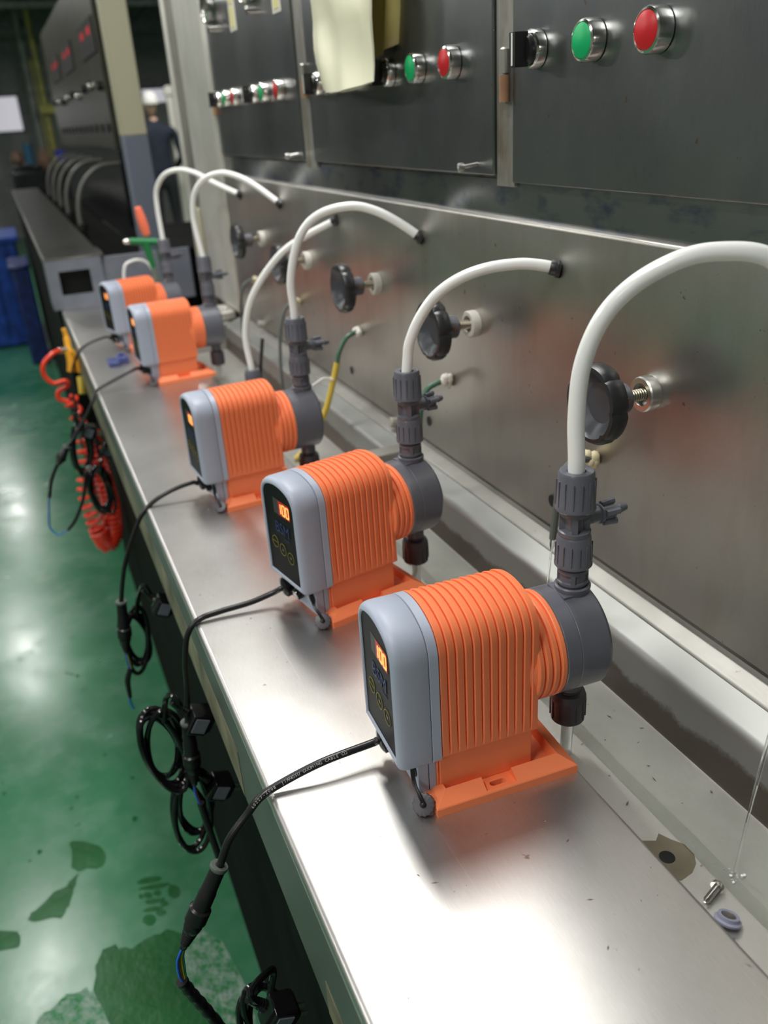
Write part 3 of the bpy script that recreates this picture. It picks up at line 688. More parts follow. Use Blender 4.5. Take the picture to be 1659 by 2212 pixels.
    vt.lathe([(0.0132, 0.170), (0.0132, 0.1765), (0.0150, 0.1772), (0.0150, 0.1795), (0.0128, 0.1802), (0.0128, 0.1880), (0.0148, 0.1888), (0.0148, 0.1925), (0.0130, 0.1932), (0.0128, 0.200), (0.0125, 0.222), (0.0152, 0.2275), (0.0154, 0.2300), (0.0154, 0.2325), (0.0135, 0.2335), (0.0092, 0.2338), (0.0092, 0.2478), (0.0135, 0.2482), (0.0142, 0.2490), (0.0142, 0.2535), (0.0125, 0.2545), (0.0125, 0.262)], 40, (XV, 0, 0))
    for k in range(4):
        Rm = Matrix.Translation((XV, 0, 0)) @ Matrix.Rotation(PI/4 + 0.25 + k*PI/2, 4, 'Z')
        vt.box((0.0085, -0.0028, 0.2335), (0.0142, 0.0028, 0.249), 0, Rm); vt.box((0.0085, -0.0022, 0.1795), (0.0148, 0.0022, 0.189), 0, Rm)
    body = vt.build('discharge_valve', 'pvc', r, smooth=30)
    nut(0.2000, 0.2278, 0.0163, 0.0172, 0.0182, 0.1955).build('lower_union_nut', 'pvc', body, smooth=30)
    nut(0.2592, 0.2926, 0.0168, 0.0180, 0.0192, 0.2545, hole=0.0088).build('upper_union_nut', 'pvc', body, smooth=30)
    ND = (1, 0.10, -0.02); NO = (XV, 0, 0.2420)
    t = MB(); t.lathe([(0.0088, 0.004), (0.0082, 0.0265), (0.0100, 0.0272), (0.0100, 0.0290), (0.0085, 0.0300), (0.0085, 0.0430), (0.0065, 0.0440), (0.0042, 0.0440), (0.0040, 0.0520), (0.0050, 0.0525), (0.0034, 0.0600), (0.0018, 0.0602), (0, 0.0592)], 24, NO, ND)
    q_ = Vector(ND).normalized().to_track_quat('Z', 'Y').to_matrix().to_4x4(); T = Matrix.Translation(NO) @ q_
    for k in range(5):
        a = 2*PI*k/5 + 0.3; t.tube([T @ Vector((0.0092*math.cos(a), 0.0092*math.sin(a), 0.0300)), T @ Vector((0.0104*math.cos(a), 0.0104*math.sin(a), 0.0445))], 0.0033, 8)
    t.build('bleed_nozzle', 'pvc', body, smooth=30)
    # ---- suction side
    t = MB(); pr = [(0.0118, 0.068)]
    for k in range(5): pr += [(0.0124, 0.066-0.004*k), (0.0124, 0.0646-0.004*k), (0.0112, 0.0640-0.004*k), (0.0112, 0.0628-0.004*k)]
    pr += [(0.0112, 0.042)]; t.lathe(pr, 36, (XV, 0, 0)); sv = t.build('suction_valve', 'pvc_dark', r, smooth=30)
    t = MB(); t.lathe([(0.0085, 0.0118), (0.0160, 0.0118), (0.0174, 0.0134), (0.0178, 0.0380), (0.0184, 0.0385), (0.0184, 0.0420), (0.0168, 0.0470), (0.0118, 0.0480)], 48, (XV, 0, 0))
    for k in range(12):
        Rm = Matrix.Translation((XV, 0, 0)) @ Matrix.Rotation(2*PI*k/12, 4, 'Z'); t.box((0.0160, -0.0006, 0.016), (0.0187, 0.0006, 0.0385), 0, Rm)
    t.build('union_nut', 'pvc_dark', sv, smooth=30)
    # ---- cover
    P = prof_yz(0.0488, 0.0500, 0.1970, 0.0295, 0.005, 21)
    t = MB(); rings = []
    for x, d in ((-0.0470, -0.0004), (-0.0476, 0.0), (-0.0700, 0.0), (-0.0745, -0.0006), (-0.0778, -0.0022), (-0.0796, -0.0044), (-0.0802, -0.0068), (-0.0795, -0.0084), (-0.0780, -0.0090)): rings.append(ringx(x, offs(P, d)))
    t.loft(rings, 0, True, False)
    cov = t.build('front_cover', 'grey_blue', r, smooth=35)
    t = MB(); t.loft([ringx(-0.0782, offs(P, -0.0088)), ringx(-0.0770, offs(P, -0.0088))]); fp = t.build('face_panel', 'face', cov, smooth=35)
    t = MB(); t.loft([ringx(-0.0376, offs(P, 0.0002)), ringx(-0.0458, offs(P, 0.0002)), ringx(-0.0462, offs(P, -0.0004))]); t.loft([ringx(-0.0460, offs(P, -0.0012)), ringx(-0.0472, offs(P, -0.0012))], 1)
    t.build('cover_ring', ['grey_blue', 'seam'], r, smooth=35)
    t = MB(); t.box((-0.0580, -0.038, 0.0100), (-0.0475, 0.038, 0.0510)); t.box((-0.0468, -0.0390, 0.0100), (-0.0402, 0.0390, 0.0510)); t.box((-0.0477, -0.0375, 0.0103), (-0.0466, 0.0375, 0.0505), 1)
    for yy in (-0.026, 0.02): t.lathe([(0.0085, 0), (0.0085, 0.0008), (0.0, 0.0008)], 20, (-0.0580, yy, 0.032), (-1, 0, 0), 2)
    t.build('cover_foot', ['grey_blue', 'seam', 'void'], r, bevel=0.0008)
    # display and keys (sub-parts of the cover)
    t = MB(); xf = -0.0783
    t.box((xf-0.0002, -0.0300, 0.1485), (xf+0.0003, 0.0130, 0.1695), 0); t.box((xf-0.0004, -0.0296, 0.1492), (xf, -0.0010, 0.1688), 1)
    def seg(yc, s):
        w_, h_ = 0.0064, 0.0068; zc_ = 0.1590; th = 0.0007; g_ = 0.0004
        S = {'a': ((yc-w_/2, zc_+h_-th), (yc+w_/2, zc_+h_+th)), 'd': ((yc-w_/2, zc_-h_-th), (yc+w_/2, zc_-h_+th)), 'g': ((yc-w_/2, zc_-th), (yc+w_/2, zc_+th)),
             'f': ((yc+w_/2-th, zc_+g_), (yc+w_/2+th, zc_+h_-g_)), 'b': ((yc-w_/2-th, zc_+g_), (yc-w_/2+th, zc_+h_-g_)), 'e': ((yc+w_/2-th, zc_-h_+g_), (yc+w_/2+th, zc_-g_)), 'c': ((yc-w_/2-th, zc_-h_+g_), (yc-w_/2+th, zc_-g_))}
        for k in s: a, b = S[k]; t.box((xf-0.0010, a[0], a[1]), (xf-0.0003, b[0], b[1]), 2)
    seg(-0.0040, 'bc'); seg(-0.0150, 'abcdef'); seg(-0.0250, 'abcdef')
    o = t.build('led_display', ['led_win', 'led_glow', 'led_seg'], cov, smooth=0); o['label'] = 'small display window with red digits 100'
    for k, (yy, zz) in enumerate(((0.0200, 0.1040), (0.0000, 0.0990), (-0.0200, 0.0940))):
        t = MB(); t.lathe([(0.0076, 0), (0.0076, 0.0005), (0.0083, 0.0005), (0.0083, 0.0)], 32, (xf, yy, zz), (-1, 0, 0), cap=False)
        if k == 0: t.box((xf-0.0004, yy-0.0074, zz-0.0003), (xf, yy+0.0074, zz+0.0003))
        elif k == 1: t.add([(xf-0.0004, yy-0.003, zz-0.002), (xf-0.0004, yy+0.003, zz-0.002), (xf-0.0004, yy, zz+0.003)], [(0, 1, 2)], 1)
        else: t.add([(xf-0.0004, yy-0.003, zz+0.002), (xf-0.0004, yy+0.003, zz+0.002), (xf-0.0004, yy, zz-0.003)], [(0, 2, 1)], 1)
        t.build('key_ring', ['ring', 'ring_dim'], cov, smooth=0)
    t = MB(); vs, fs = text_geo('BSM', 0.0215); t.add(vs, fs, 0, Matrix.Translation((xf-0.0003, -0.0050, 0.1225)) @ FACE_NEGX)
    vs, fs = text_geo('PUMP', 0.006); t.add(vs, fs, 0, Matrix.Translation((xf-0.0003, -0.0160, 0.1150)) @ FACE_NEGX)
    t.build('logo_print', 'logo', cov, smooth=0)
    # ---- cable gland and spare cap on a strap
    t = MB(); gl = (-0.058, 0.031, 0.0270); dd = (-1, 0.12, -0.12)
    t.lathe([(0.0095, 0), (0.0095, 0.004), (0.0136, 0.005), (0.0140, 0.0115), (0.0120, 0.0135), (0.0075, 0.0155), (0.0048, 0.0160)], 24, gl, dd, lobes=(8, 0.03)); t.box((-0.060, 0.012, 0.012), (-0.0578, 0.038, 0.046))
    t.lathe([(0.0085, 0), (0.0088, 0.006), (0.0075, 0.011), (0, 0.011)], 16, (-0.058, 0.002, 0.030), (-1, 0, -0.3))
    t.build('cable_gland', 'black_gloss', r)
    # dust cap lying against the foot
    cdir = Vector((-0.40, -0.62, 0.68)).normalized(); cpos = Vector((-0.0600, -0.0530, 0.0105))
    q_ = cdir.to_track_quat('Z', 'Y').to_matrix().to_4x4(); T = Matrix.Translation(cpos) @ q_
    t = MB(); rings = []
    for rr, h in ((0.0095, -0.006), (0.0103, -0.0055), (0.0108, -0.0005), (0.0102, 0.0014), (0.0088, 0.0018), (0.0, 0.0016)):
        rings.append([(rr*(1+(0.035*math.cos(14*2*PI*i/84) if rr > 0.009 else 0))*math.cos(2*PI*i/84), rr*(1+(0.035*math.cos(14*2*PI*i/84) if rr > 0.009 else 0))*math.sin(2*PI*i/84), h) for i in range(84)])
    t.loft(rings, 0, True, False, mat=T); cp = t.build('dust_cap', 'pvc_dark', r)
    t = MB(); a = T @ Vector((0, 0, 0.0030)); b = Vector((-0.0600, -0.0240, 0.0400)); mid = (a+b)/2 + Vector((-0.004, -0.002, 0.002))
    pts = smooth([a, a*0.72+mid*0.28+cdir*0.002, mid, b], 5)
    t.tube(pts, 0.0013, 8); t.tube([p + Vector((0.0016, -0.0006, 0)) for p in pts], 0.0013, 8); t.lathe([(0.0030, 0.0018), (0.0030, 0.0035), (0.0022, 0.0050), (0, 0.0056)], 16, cpos, cdir)
    t.build('strap', 'black', cp)
    return r
POSE = [(0.3018, 0.6104, -0.0468), (0.3103, 0.9718, 0.1885), (0.2833, 1.3912, 0.0595), (0.3103, 2.2469, 0.0648), (0.2891, 2.6805, 0.2155)]
LABS = ['orange finned dosing pump nearest the camera, red 100 barely seen on its face', 'second orange dosing pump, turned so its red 100 and key rings show',
        'third orange dosing pump in the middle of the row', 'fourth orange pump, beside the blue clip on the bench', 'farthest orange pump, partly hidden behind the fourth one']
pump = make_pump(LABS[0]); pump.location = (POSE[0][0], POSE[0][1], 0); pump.rotation_euler = (0, 0, POSE[0][2])
for k in range(1, 5): dup(pump, (POSE[k][0], POSE[k][1], 0), POSE[k][2], LABS[k])
def pw(k, p):
    x, y, a = POSE[k]; return Vector((x + math.cos(a)*p[0] - math.sin(a)*p[1], y + math.sin(a)*p[0] + math.cos(a)*p[1], p[2]))

# ---------------------------------------------------------------- hoses
HOSES = [
 ([pw(0, (0.1262, 0, 0.2870)), pw(0, (0.1255, 0, 0.3050)), (0.4266, 0.6063, 0.3436), (0.4296, 0.6045, 0.3899), (0.442, 0.5969, 0.4296), (0.463, 0.584, 0.4576), (0.4929, 0.5657, 0.4767), (0.5198, 0.5492, 0.4816), (0.5498, 0.5308, 0.4760), (0.578, 0.519, 0.448), (0.6, 0.512, 0.414)], (0.6, 0.512, 0.414), 'nearest white hose, arching out of the right edge of the picture'),
 ([pw(1, (0.1262, 0, 0.2870)), (0.4370, 0.9955, 0.3080), (0.4399, 0.9936, 0.3287), (0.4514, 0.987, 0.3579), (0.47, 0.9764, 0.3861), (0.4954, 0.9618, 0.406), (0.5251, 0.9449, 0.4174), (0.5591, 0.9254, 0.4213), (0.5832, 0.9116, 0.4185), (0.6, 0.902, 0.4139)], (0.6, 0.902, 0.4139), 'white hose from the second pump, ending level at the panel'),
 ([pw(2, (0.1262, 0, 0.2870)), (0.4100, 1.3995, 0.31), (0.4095, 1.3997, 0.351), (0.4211, 1.3931, 0.4025), (0.4389, 1.3828, 0.4377), (0.4669, 1.3666, 0.4588), (0.5063, 1.3439, 0.4657), (0.5379, 1.3257, 0.457), (0.569, 1.3078, 0.4379), (0.6, 1.2899, 0.4123)], (0.6, 1.2899, 0.4123), 'white hose arching high from the middle pump to the panel'),
 ([(0.4260, 1.8251, 0.085), (0.4240, 1.8265, 0.11), (0.4213, 1.8285, 0.1803), (0.4425, 1.8114, 0.2598), (0.4955, 1.7686, 0.3397), (0.5464, 1.7274, 0.3795), (0.6, 1.6841, 0.4089)], (0.6, 1.6841, 0.4089), 'white hose rising from the low grey valve behind the middle pump'),
 ([pw(3, (0.1262, 0, 0.2870)), (0.4330, 2.2600, 0.32), (0.429, 2.2656, 0.3857), (0.4378, 2.2555, 0.4401), (0.4603, 2.2294, 0.4735), (0.4935, 2.191, 0.4869), (0.5236, 2.156, 0.4795), (0.5562, 2.1183, 0.4577), (0.6, 2.0676, 0.4142)], (0.6, 2.0676, 0.4142), 'white hose from the fourth pump, crossing over the farthest hose'),
 ([pw(4, (0.1262, 0, 0.2870)), (0.4120, 2.7100, 0.32), (0.412, 2.7108, 0.3795), (0.417, 2.7039, 0.4305), (0.4406, 2.6704, 0.47), (0.4737, 2.6236, 0.4825), (0.5084, 2.5744, 0.474), (0.55, 2.5156, 0.4452), (0.6, 2.4447, 0.4144)], (0.6, 2.4447, 0.4144), 'farthest white hose, arching left of the stainless end post')]
for pts, hole, lab in HOSES:
    h = thing('discharge_hose', lab, 'hose', tuple(pts[0]), group='white discharge hoses')
    t = MB(); t.tube(smooth(pts, 7), 0.0078 if 'nearest' in lab else 0.0070, 18); t.build('hose', 'hose', h, world=True)
    dv = (Vector(hole) - Vector(pts[-2])).normalized()
    t = MB(); t.lathe([(0.0085, -0.010), (0.0092, -0.009), (0.0095, -0.002), (0.0112, -0.001), (0.0112, 0.003)], 20, hole, dv); t.build('panel_grommet', 'wheel', h, world=True)
for k in range(5):
    a = pw(k, (0.1262, 0, 0.0150)); t = MB()
    t.tube([a, a + Vector((0, 0, -0.020)), (a.x-0.001, a.y, -0.0340)], 0.0065, 16)
    q = t.build('suction_hose', 'hose_clear'); tag(q, 'clear suction hose under the %s pump, dipping into the trough' % ('nearest', 'second', 'middle', 'fourth', 'farthest')[k], 'hose', 'clear suction hoses')
# lone low valve behind the middle pump
lv = thing('inlet_valve', 'low grey union valve without a pump, behind the middle pump', 'valve', (0.4255, 1.8251, -0.0345))
t = MB(); t.lathe([(0.014, 0.0), (0.0145, 0.002), (0.0145, 0.06), (0.012, 0.062), (0.012, 0.085)], 30); t.build('valve_body', 'pvc_dark', lv)
t = MB(); t.lathe([(0.0185, 0.078), (0.0192, 0.080), (0.0192, 0.086), (0.0180, 0.090), (0.0170, 0.131), (0.0155, 0.1345), (0.0090, 0.1345), (0.0085, 0.128), (0, 0.128)], 40)
for k in range(14):
    Rm = Matrix.Rotation(2*PI*k/14, 4, 'Z'); t.box((0.0155, -0.0006, 0.089), (0.0186, 0.0006, 0.126), 0, Rm)
t.build('union_nut', 'pvc', lv, smooth=30)
t = MB(); t.tube(smooth([(0.0165, 0.01, 0.0), (0.0175, 0.01, 0.1), (0.03, -0.005, 0.2)], 5), 0.004, 8); t.build('black_line', 'black', lv)

# ---------------------------------------------------------------- cables
def cable(lab, pts, r=0.0040, conn=None, print_=None):
    c = thing('power_cable', lab, 'cable', tuple(pts[0]), group='black supply cables over the bench edge')
    P = smooth(pts, 8); t = MB(); t.tube(P, r, 12); cc = t.build('cable', 'black', c, world=True)
    if print_:
        # flat white lettering along the cable, facing up and towards the aisle
        L = [0.0]
        for i in range(1, len(P)): L.append(L[-1] + (P[i]-P[i-1]).length)
        s0, s1, st = print_; t = MB(); step = (s1-s0)/len(st)
        for i, ch in enumerate(st):
            if ch == ' ': continue
            s = s1 - (i+0.5)*step; k = max(j for j in range(len(L)) if L[j] <= s); k = min(k, len(P)-2)
            p = P[k].lerp(P[k+1], (s-L[k])/max(1e-9, L[k+1]-L[k])); tg = -(P[k+1]-P[k]).normalized()
            nd = Vector((0.05, -0.72, 0.69)); nd = (nd - tg*nd.dot(tg)).normalized(); up = nd.cross(tg)
            vs, fs = text_geo(ch, 0.0042)
            R_ = Matrix(((tg.x, up.x, nd.x, 0), (tg.y, up.y, nd.y, 0), (tg.z, up.z, nd.z, 0), (0, 0, 0, 1)))
            t.add(vs, fs, 0, Matrix.Translation(p + nd*(r*1.02) - up*0.0015) @ R_)
        t.build('cable_lettering', 'print', c, world=True, smooth=0)
    return c
G = [pw(k, (-0.0740, 0.0330, 0.0250)) for k in range(5)]
G2 = [pw(k, (-0.0600, 0.0315, 0.0268)) for k in range(5)]
def connector(par, a, b, r=0.0085):
    a = Vector(a); b = Vector(b); L = (b-a).length; d = (b-a)/L; t = MB()
    pr = [(0.0048, 0.0), (r*0.85, 0.002), (r*0.9, L*0.30), (r*0.98, L*0.32), (r, L*0.5), (r*1.25, L*0.52), (r*1.25, L*0.66), (r*1.0, L*0.68), (r*1.08, L*0.72), (r*0.98, L*0.76)]
    for k in range(6): pr += [(r*(0.92-0.07*k), L*(0.78+0.033*k)), (r*(0.80-0.07*k), L*(0.795+0.033*k))]
    pr += [(0.004, L)]
    t.lathe(pr, 20, a, d); t.build('connector', 'tape', par, world=True, smooth=40)
    t = MB(); t.lathe([(r*0.95, 0.0), (r*1.0, 0.001), (r*1.0, 0.0035), (r*0.95, 0.0045)], 20, a, d); t.build('connector_ring', 'tube_grey', par, world=True)
def wires(par, pts, mats=('blue_wire', 'brown_wire', 'yg_wire')):
    for k, mt in enumerate(mats):
        off = Vector((0.0022*(k-1), 0.0012*(k-1), 0)); t = MB()
        t.tube(smooth([Vector(p) + off*(1 if 0 < i < len(pts)-1 else 0.5) for i, p in enumerate(pts)], 5), 0.0013, 6); t.build('wire', mt, par, world=True)
c1 = cable('black cable with white lettering from the nearest pump', [G2[0], G[0], (0.2254, 0.650, 0.0210), (0.1729, 0.650, 0.0182), (0.1300, 0.650, 0.0095), (0.1050, 0.648, 0.0020), (0.0880, 0.648, -0.0150), (0.0680, 0.646, -0.0350), (0.0547, 0.645, -0.0625)], print_=(0.052, 0.158, '60227-2008  JIANGSU GUOMING CABLE CO'))
connector(c1, (0.0547, 0.645, -0.0610), (0.0041, 0.645, -0.1510), 0.0092)
wires(c1, [(0.0045, 0.645, -0.150), (-0.002, 0.645, -0.165), (-0.0035, 0.645, -0.185), (-0.0025, 0.645, -0.198)], ('blue_wire', 'brown_wire', 'yg_wire', 'teal_wire'))
t = MB(); P = smooth([(-0.0045, 0.645, -0.1960), (0.0015, 0.645, -0.218), (0.0100, 0.645, -0.244), (0.0200, 0.645, -0.277), (0.034, 0.645, -0.325)], 6)
t.tube(P, [0.0062 + 0.0006*math.sin(i*1.9) for i in range(len(P))], 14); t.build('taped_sleeve', 'tape', c1, world=True)
c2 = cable('black cable curving off the bench from the second pump', [G2[1], G[1], (0.2210, 0.995, 0.0190), (0.1892, 0.997, 0.0120), (0.1480, 1.0, 0.0085), (0.1180, 1.0, 0.0045), (0.1000, 1.0, -0.0150), (0.0910, 1.0, -0.0550), (0.0870, 1.0, -0.0950), (0.0788, 1.0, -0.1505)])
connector(c2, (0.0788, 1.0, -0.1490), (0.0720, 1.0, -0.2600), 0.0100)
wires(c2, [(0.0720, 1.0, -0.2550), (0.0722, 1.0, -0.275), (0.0750, 1.0, -0.300)], ('blue_wire', 'brown_wire'))
t = MB(); t.tube(smooth([(0.0750, 1.0, -0.296), (0.078, 1.0, -0.33), (0.082, 0.99, -0.372), (0.086, 0.98, -0.41)], 5), 0.0052, 10); t.build('taped_sleeve', 'tape', c2, world=True)
c3 = cable('black cable curving off the bench from the middle pump', [G2[2], G[2], (0.2000, 1.42, 0.0285), (0.1700, 1.42, 0.0240), (0.1345, 1.42, 0.0120), (0.1070, 1.42, -0.0080), (0.0856, 1.42, -0.0409), (0.0620, 1.42, -0.0900), (0.0494, 1.42, -0.1285), (0.0395, 1.42, -0.1687)])
connector(c3, (0.0395, 1.42, -0.1670), (0.0290, 1.42, -0.2750), 0.0105)
wires(c3, [(0.0290, 1.42, -0.272), (0.0300, 1.42, -0.29), (0.0310, 1.42, -0.315)], ('blue_wire', 'yg_wire'))
t = MB(); t.tube(smooth([(0.0300, 1.42, -0.31), (0.020, 1.42, -0.335), (0.018, 1.42, -0.372)], 5), [0.005, 0.005, 0.005, 0.0052, 0.0055, 0.0055, 0.005, 0.005, 0.0045, 0.004, 0.0035], 10); t.build('taped_sleeve', 'tape', c3, world=True)
wires(c3, [(0.018, 1.42, -0.37), (0.0185, 1.42, -0.385), (0.021, 1.42, -0.400)], ('blue_wire', 'teal_wire'))
c4 = cable('thin black cable leaving the fourth pump over the bench edge', [G2[3], G[3], (0.2196, 2.24, 0.0380), (0.150, 2.22, 0.0192), (0.1150, 2.21, 0.0065), (0.0976, 2.20, -0.0175), (0.0738, 2.2, -0.0521), (0.0358, 2.2, -0.1003), (0.0150, 2.2, -0.120)])
connector(c4, (0.0150, 2.2, -0.119), (-0.0180, 2.2, -0.165), 0.0105)
t = MB(); t.tube(smooth([(-0.018, 2.2, -0.163), (-0.040, 2.2, -0.2), (-0.0551, 2.2, -0.2467)], 5), 0.0045, 8)
t.tube(smooth([(-0.03, 2.2, -0.345), (-0.005, 2.2, -0.32), (0.0252, 2.2, -0.2648), (0.045, 2.2, -0.20)], 5), 0.0045, 8); t.build('taped_sleeve', 'tape', c4, world=True)
wires(c4, [(-0.0551, 2.2, -0.245), (-0.0640, 2.2, -0.29), (-0.0692, 2.2, -0.3288), (-0.052, 2.2, -0.352), (-0.03, 2.2, -0.346)], ('blue_wire', 'teal_wire'))
c5 = cable('thin black cable from the farthest pump, hanging past the yellow air gun', [G2[4], G[4], (0.1981, 2.70, 0.032), (0.1500, 2.70, 0.0220), (0.1150, 2.70, 0.0040), (0.0980, 2.70, -0.0200), (0.080, 2.70, -0.0600), (0.0700, 2.70, -0.12), (0.0660, 2.69, -0.20), (0.060, 2.66, -0.28)])
# coiled mains leads with plugs
def coil_lead(lab, cen, y, loops, plug, rr=0.0042, prong=True):
    o = thing('coiled_lead', lab, 'cable', (cen[0], y, cen[1]), group='coiled mains leads with plugs')
    t = MB()
    for k in range(loops):
        a = random.uniform(-0.006, 0.006); rx = 0.022 + random.uniform(-0.004, 0.006); rz = 0.060 + random.uniform(-0.008, 0.010); tilt = random.uniform(-0.22, 0.30)
        pts = []
        for i in range(37):
            an = 2*PI*i/36; px_ = rx*math.cos(an); pz_ = rz*math.sin(an)
            pts.append((cen[0]+a+px_*math.cos(tilt)-pz_*math.sin(tilt), y + 0.010*math.sin(an+k) + k*0.004, cen[1]+a+px_*math.sin(tilt)+pz_*math.cos(tilt)))
        t.tube(pts, rr, 8, cap=False)
    t.build('cord_loops', 'black_gloss', o, world=True)
    px_, py_, pz_ = plug
    t = MB(); t.tube(smooth([(cen[0]+0.01, y, cen[1]+0.05), (cen[0]+0.018, y, cen[1]+0.088), (px_-0.018, py_, pz_+0.036), (px_-0.010, py_, pz_+0.012)], 6), rr, 8)
    pr = []
    for k in range(7): pr += [(0.0075-0.0004*k, 0.004*k), (0.0055, 0.004*k+0.0025)]
    t.lathe(pr, 14, (px_-0.006, py_, pz_+0.006), (-0.55, 0, 0.8)); t.build('strain_relief', 'black_gloss', o, world=True)
    t = MB(); T = Matrix.Translation((px_+0.010, py_, pz_-0.012)) @ Euler((0.15, 0.5, 0.1)).to_matrix().to_4x4()
    ring = [(-0.016, -0.020), (0.010, -0.020), (0.018, -0.010), (0.018, 0.010), (0.010, 0.018), (-0.016, 0.014)]
    t.loft([[(x*0.9, -0.015, z*0.9) for x, z in ring], [(x, -0.012, z) for x, z in ring], [(x, 0.012, z) for x, z in ring], [(x*0.9, 0.015, z*0.9) for x, z in ring]], mat=T)
    t.build('plug', 'black_gloss', o, world=True, bevel=0.001)
    t = MB(); t.box((-0.011, -0.0165, -0.013), (0.008, -0.0148, 0.010), 0, T); t.build('plug_rating_label', 'box_paint', o, world=True)
    t = MB(); t.box((0.016, -0.006, -0.004), (0.034, -0.0035, 0.002), 0, T); t.box((0.016, 0.0035, -0.004), (0.034, 0.006, 0.002), 0, T); t.build('plug_pins', 'alu', o, world=True)
coil_lead('coiled black mains lead whose plug hangs by the bench edge, left of the nearest pump', (0.040, -0.205), 1.02, 5, (0.085, 1.0, -0.138))
coil_lead('lower black coil of mains lead, hanging nearest the floor shadow', (0.068, -0.330), 1.03, 4, (0.100, 1.03, -0.29))
coil_lead('black mains lead coil hanging level with the second pump', (0.052, -0.275), 1.45, 4, (0.100, 1.40, -0.172))
coil_lead('tangled black mains lead in front of the red coiled hose', (0.048, -0.150), 2.24, 4, (0.066, 2.24, -0.09))
coil_lead('black lead loops hanging lowest over the red coiled hose', (0.070, -0.265), 2.22, 5, (0.105, 2.3, -0.17))
coil_lead('dark mains plug and lead at the bottom edge of the picture', (0.075, -0.365), 0.68, 3, (0.078, 0.64, -0.282))

# ---------------------------------------------------------------- red spiral air hose and yellow gun
rh = thing('spiral_air_hose', 'red spiral air hose hanging in a loop from the bench edge', 'hose', (0.07, 2.75, -0.4))
def helix(pts, turns, R_, sc=1.0):
    P = smooth(pts, 30); n = len(P); out = []; N_ = turns*16
    for i in range(N_+1):
        f = i/N_*(n-1); k = min(int(f), n-2); p = P[k].lerp(P[k+1], f-k); tg = (P[k+1]-P[k]).normalized()
        u = Vector((0, 1, 0)); u = (u-tg*u.dot(tg)).normalized(); v_ = tg.cross(u); an = 2*PI*i/16
        rr = R_ if not callable(R_) else R_(i/N_)
        out.append(p + (u*math.cos(an)+v_*math.sin(an))*rr)
    return out
t = MB()
t.tube(smooth([(0.0660, 2.80, -0.0090), (0.0400, 2.76, -0.0060), (0.0077, 2.75, -0.0299), (0.0001, 2.75, -0.0646), (0.0206, 2.75, -0.0943), (0.055, 2.75, -0.0926), (0.060, 2.76, -0.11), (0.030, 2.76, -0.125), (0.028, 2.76, -0.15), (0.055, 2.76, -0.16)], 7), 0.0072, 10)
t.tube(helix([(0.0600, 2.76, -0.15), (0.0720, 2.76, -0.27), (0.062, 2.75, -0.37), (0.0450, 2.75, -0.46), (0.0500, 2.75, -0.55), (0.058, 2.75, -0.62)], 15, lambda f: 0.018+0.010*f), 0.0062, 8)
t.tube(helix([(0.058, 2.75, -0.615), (0.075, 2.76, -0.665), (0.102, 2.77, -0.63), (0.1120, 2.78, -0.55), (0.1080, 2.78, -0.46), (0.102, 2.78, -0.36), (0.098, 2.78, -0.28)], 30, lambda f: 0.027-0.006*max(0, f-0.5)), 0.0062, 8)
t.build('spiral', 'red_pu', rh, world=True, smooth=60)
t = MB(); t.lathe([(0.008, 0), (0.010, 0.002), (0.010, 0.014), (0.007, 0.016), (0.007, 0.026)], 16, (0.060, 2.795, -0.0090), (1, 0.8, 0)); t.build('brass_coupling', 'chrome', rh, world=True)
yg = thing('air_gun', 'yellow air blow gun hooked on the bench edge far down', 'air gun', (0.086, 2.85, -0.1))
t = MB(); t.tube(smooth([(0.087, 2.85, 0.045), (0.090, 2.85, 0.015), (0.0885, 2.84, -0.02), (0.088, 2.83, -0.055), (0.082, 2.83, -0.085)], 6), [0.007]*6 + [0.010]*6 + [0.013]*13, 12); t.build('gun_body', 'gun', yg, world=True)
t = MB(); t.tube(smooth([(0.098, 2.82, -0.02), (0.106, 2.82, -0.05), (0.105, 2.82, -0.09)], 5), 0.006, 8); t.build('trigger', 'gun', yg, world=True)
t = MB(); t.tube([(0.105, 2.80, -0.10), (0.100, 2.78, -0.15)], 0.012, 10); t.build('nozzle', 'yellow', yg, world=True)

# ---------------------------------------------------------------- small items on the bench
bc = thing('blue_clip', 'small dark blue plastic clip lying on the bench left of the fourth pump', 'clip', (0.199, 2.483, 0.0))
t = MB(); t.box((-0.028, -0.035, 0), (0.004, 0.020, 0.014)); t.box((0.0, -0.012, 0), (0.030, 0.036, 0.018)); t.build('clip_body', 'blue_clip', bc, bevel=0.003)
t = MB(); t.lathe([(0.008, 0), (0.008, 0.006), (0.004, 0.008), (0, 0.008)], 14, (0.012, 0.012, 0.018)); t.build('clip_knob', 'blue_clip', bc)
tl = thing('green_tool', 'green T-shaped tool with a bright tip standing by the farthest pump', 'tool', (0.395, 2.86, 0.0))
t = MB(); t.tube([(0.334, 2.85, 0.2805), (0.418, 2.85, 0.2695)], 0.0105, 14); t.tube([(0.3795, 2.85, 0.272), (0.385, 2.85, 0.235), (0.392, 2.85, 0.19)], [0.014, 0.010, 0.008], 12); t.build('handle', 'green_tool', tl, world=True)
t = MB(); t.lathe([(0.0075, 0), (0.0085, 0.004), (0.0085, 0.014), (0.006, 0.018), (0.006, 0.020)], 14, (0.334, 2.85, 0.2805), (-1, 0, 0.13)); t.build('tip', 'chrome', tl, world=True)
t = MB(); t.tube([(0.392, 2.85, 0.195), (0.402, 2.86, 0.0)], 0.009, 10); t.build('shaft', 'pipe_g', tl, world=True)
t = MB(); t.tube([(0.418, 2.85, 0.262), (0.425, 2.85, 0.16)], 0.010, 12); t.build('grip', 'tube_green', tl, world=True)
ot = thing('orange_handle_scraper', 'tool with an orange barrel handle standing behind the green one', 'tool', (0.400, 2.90, 0.0))
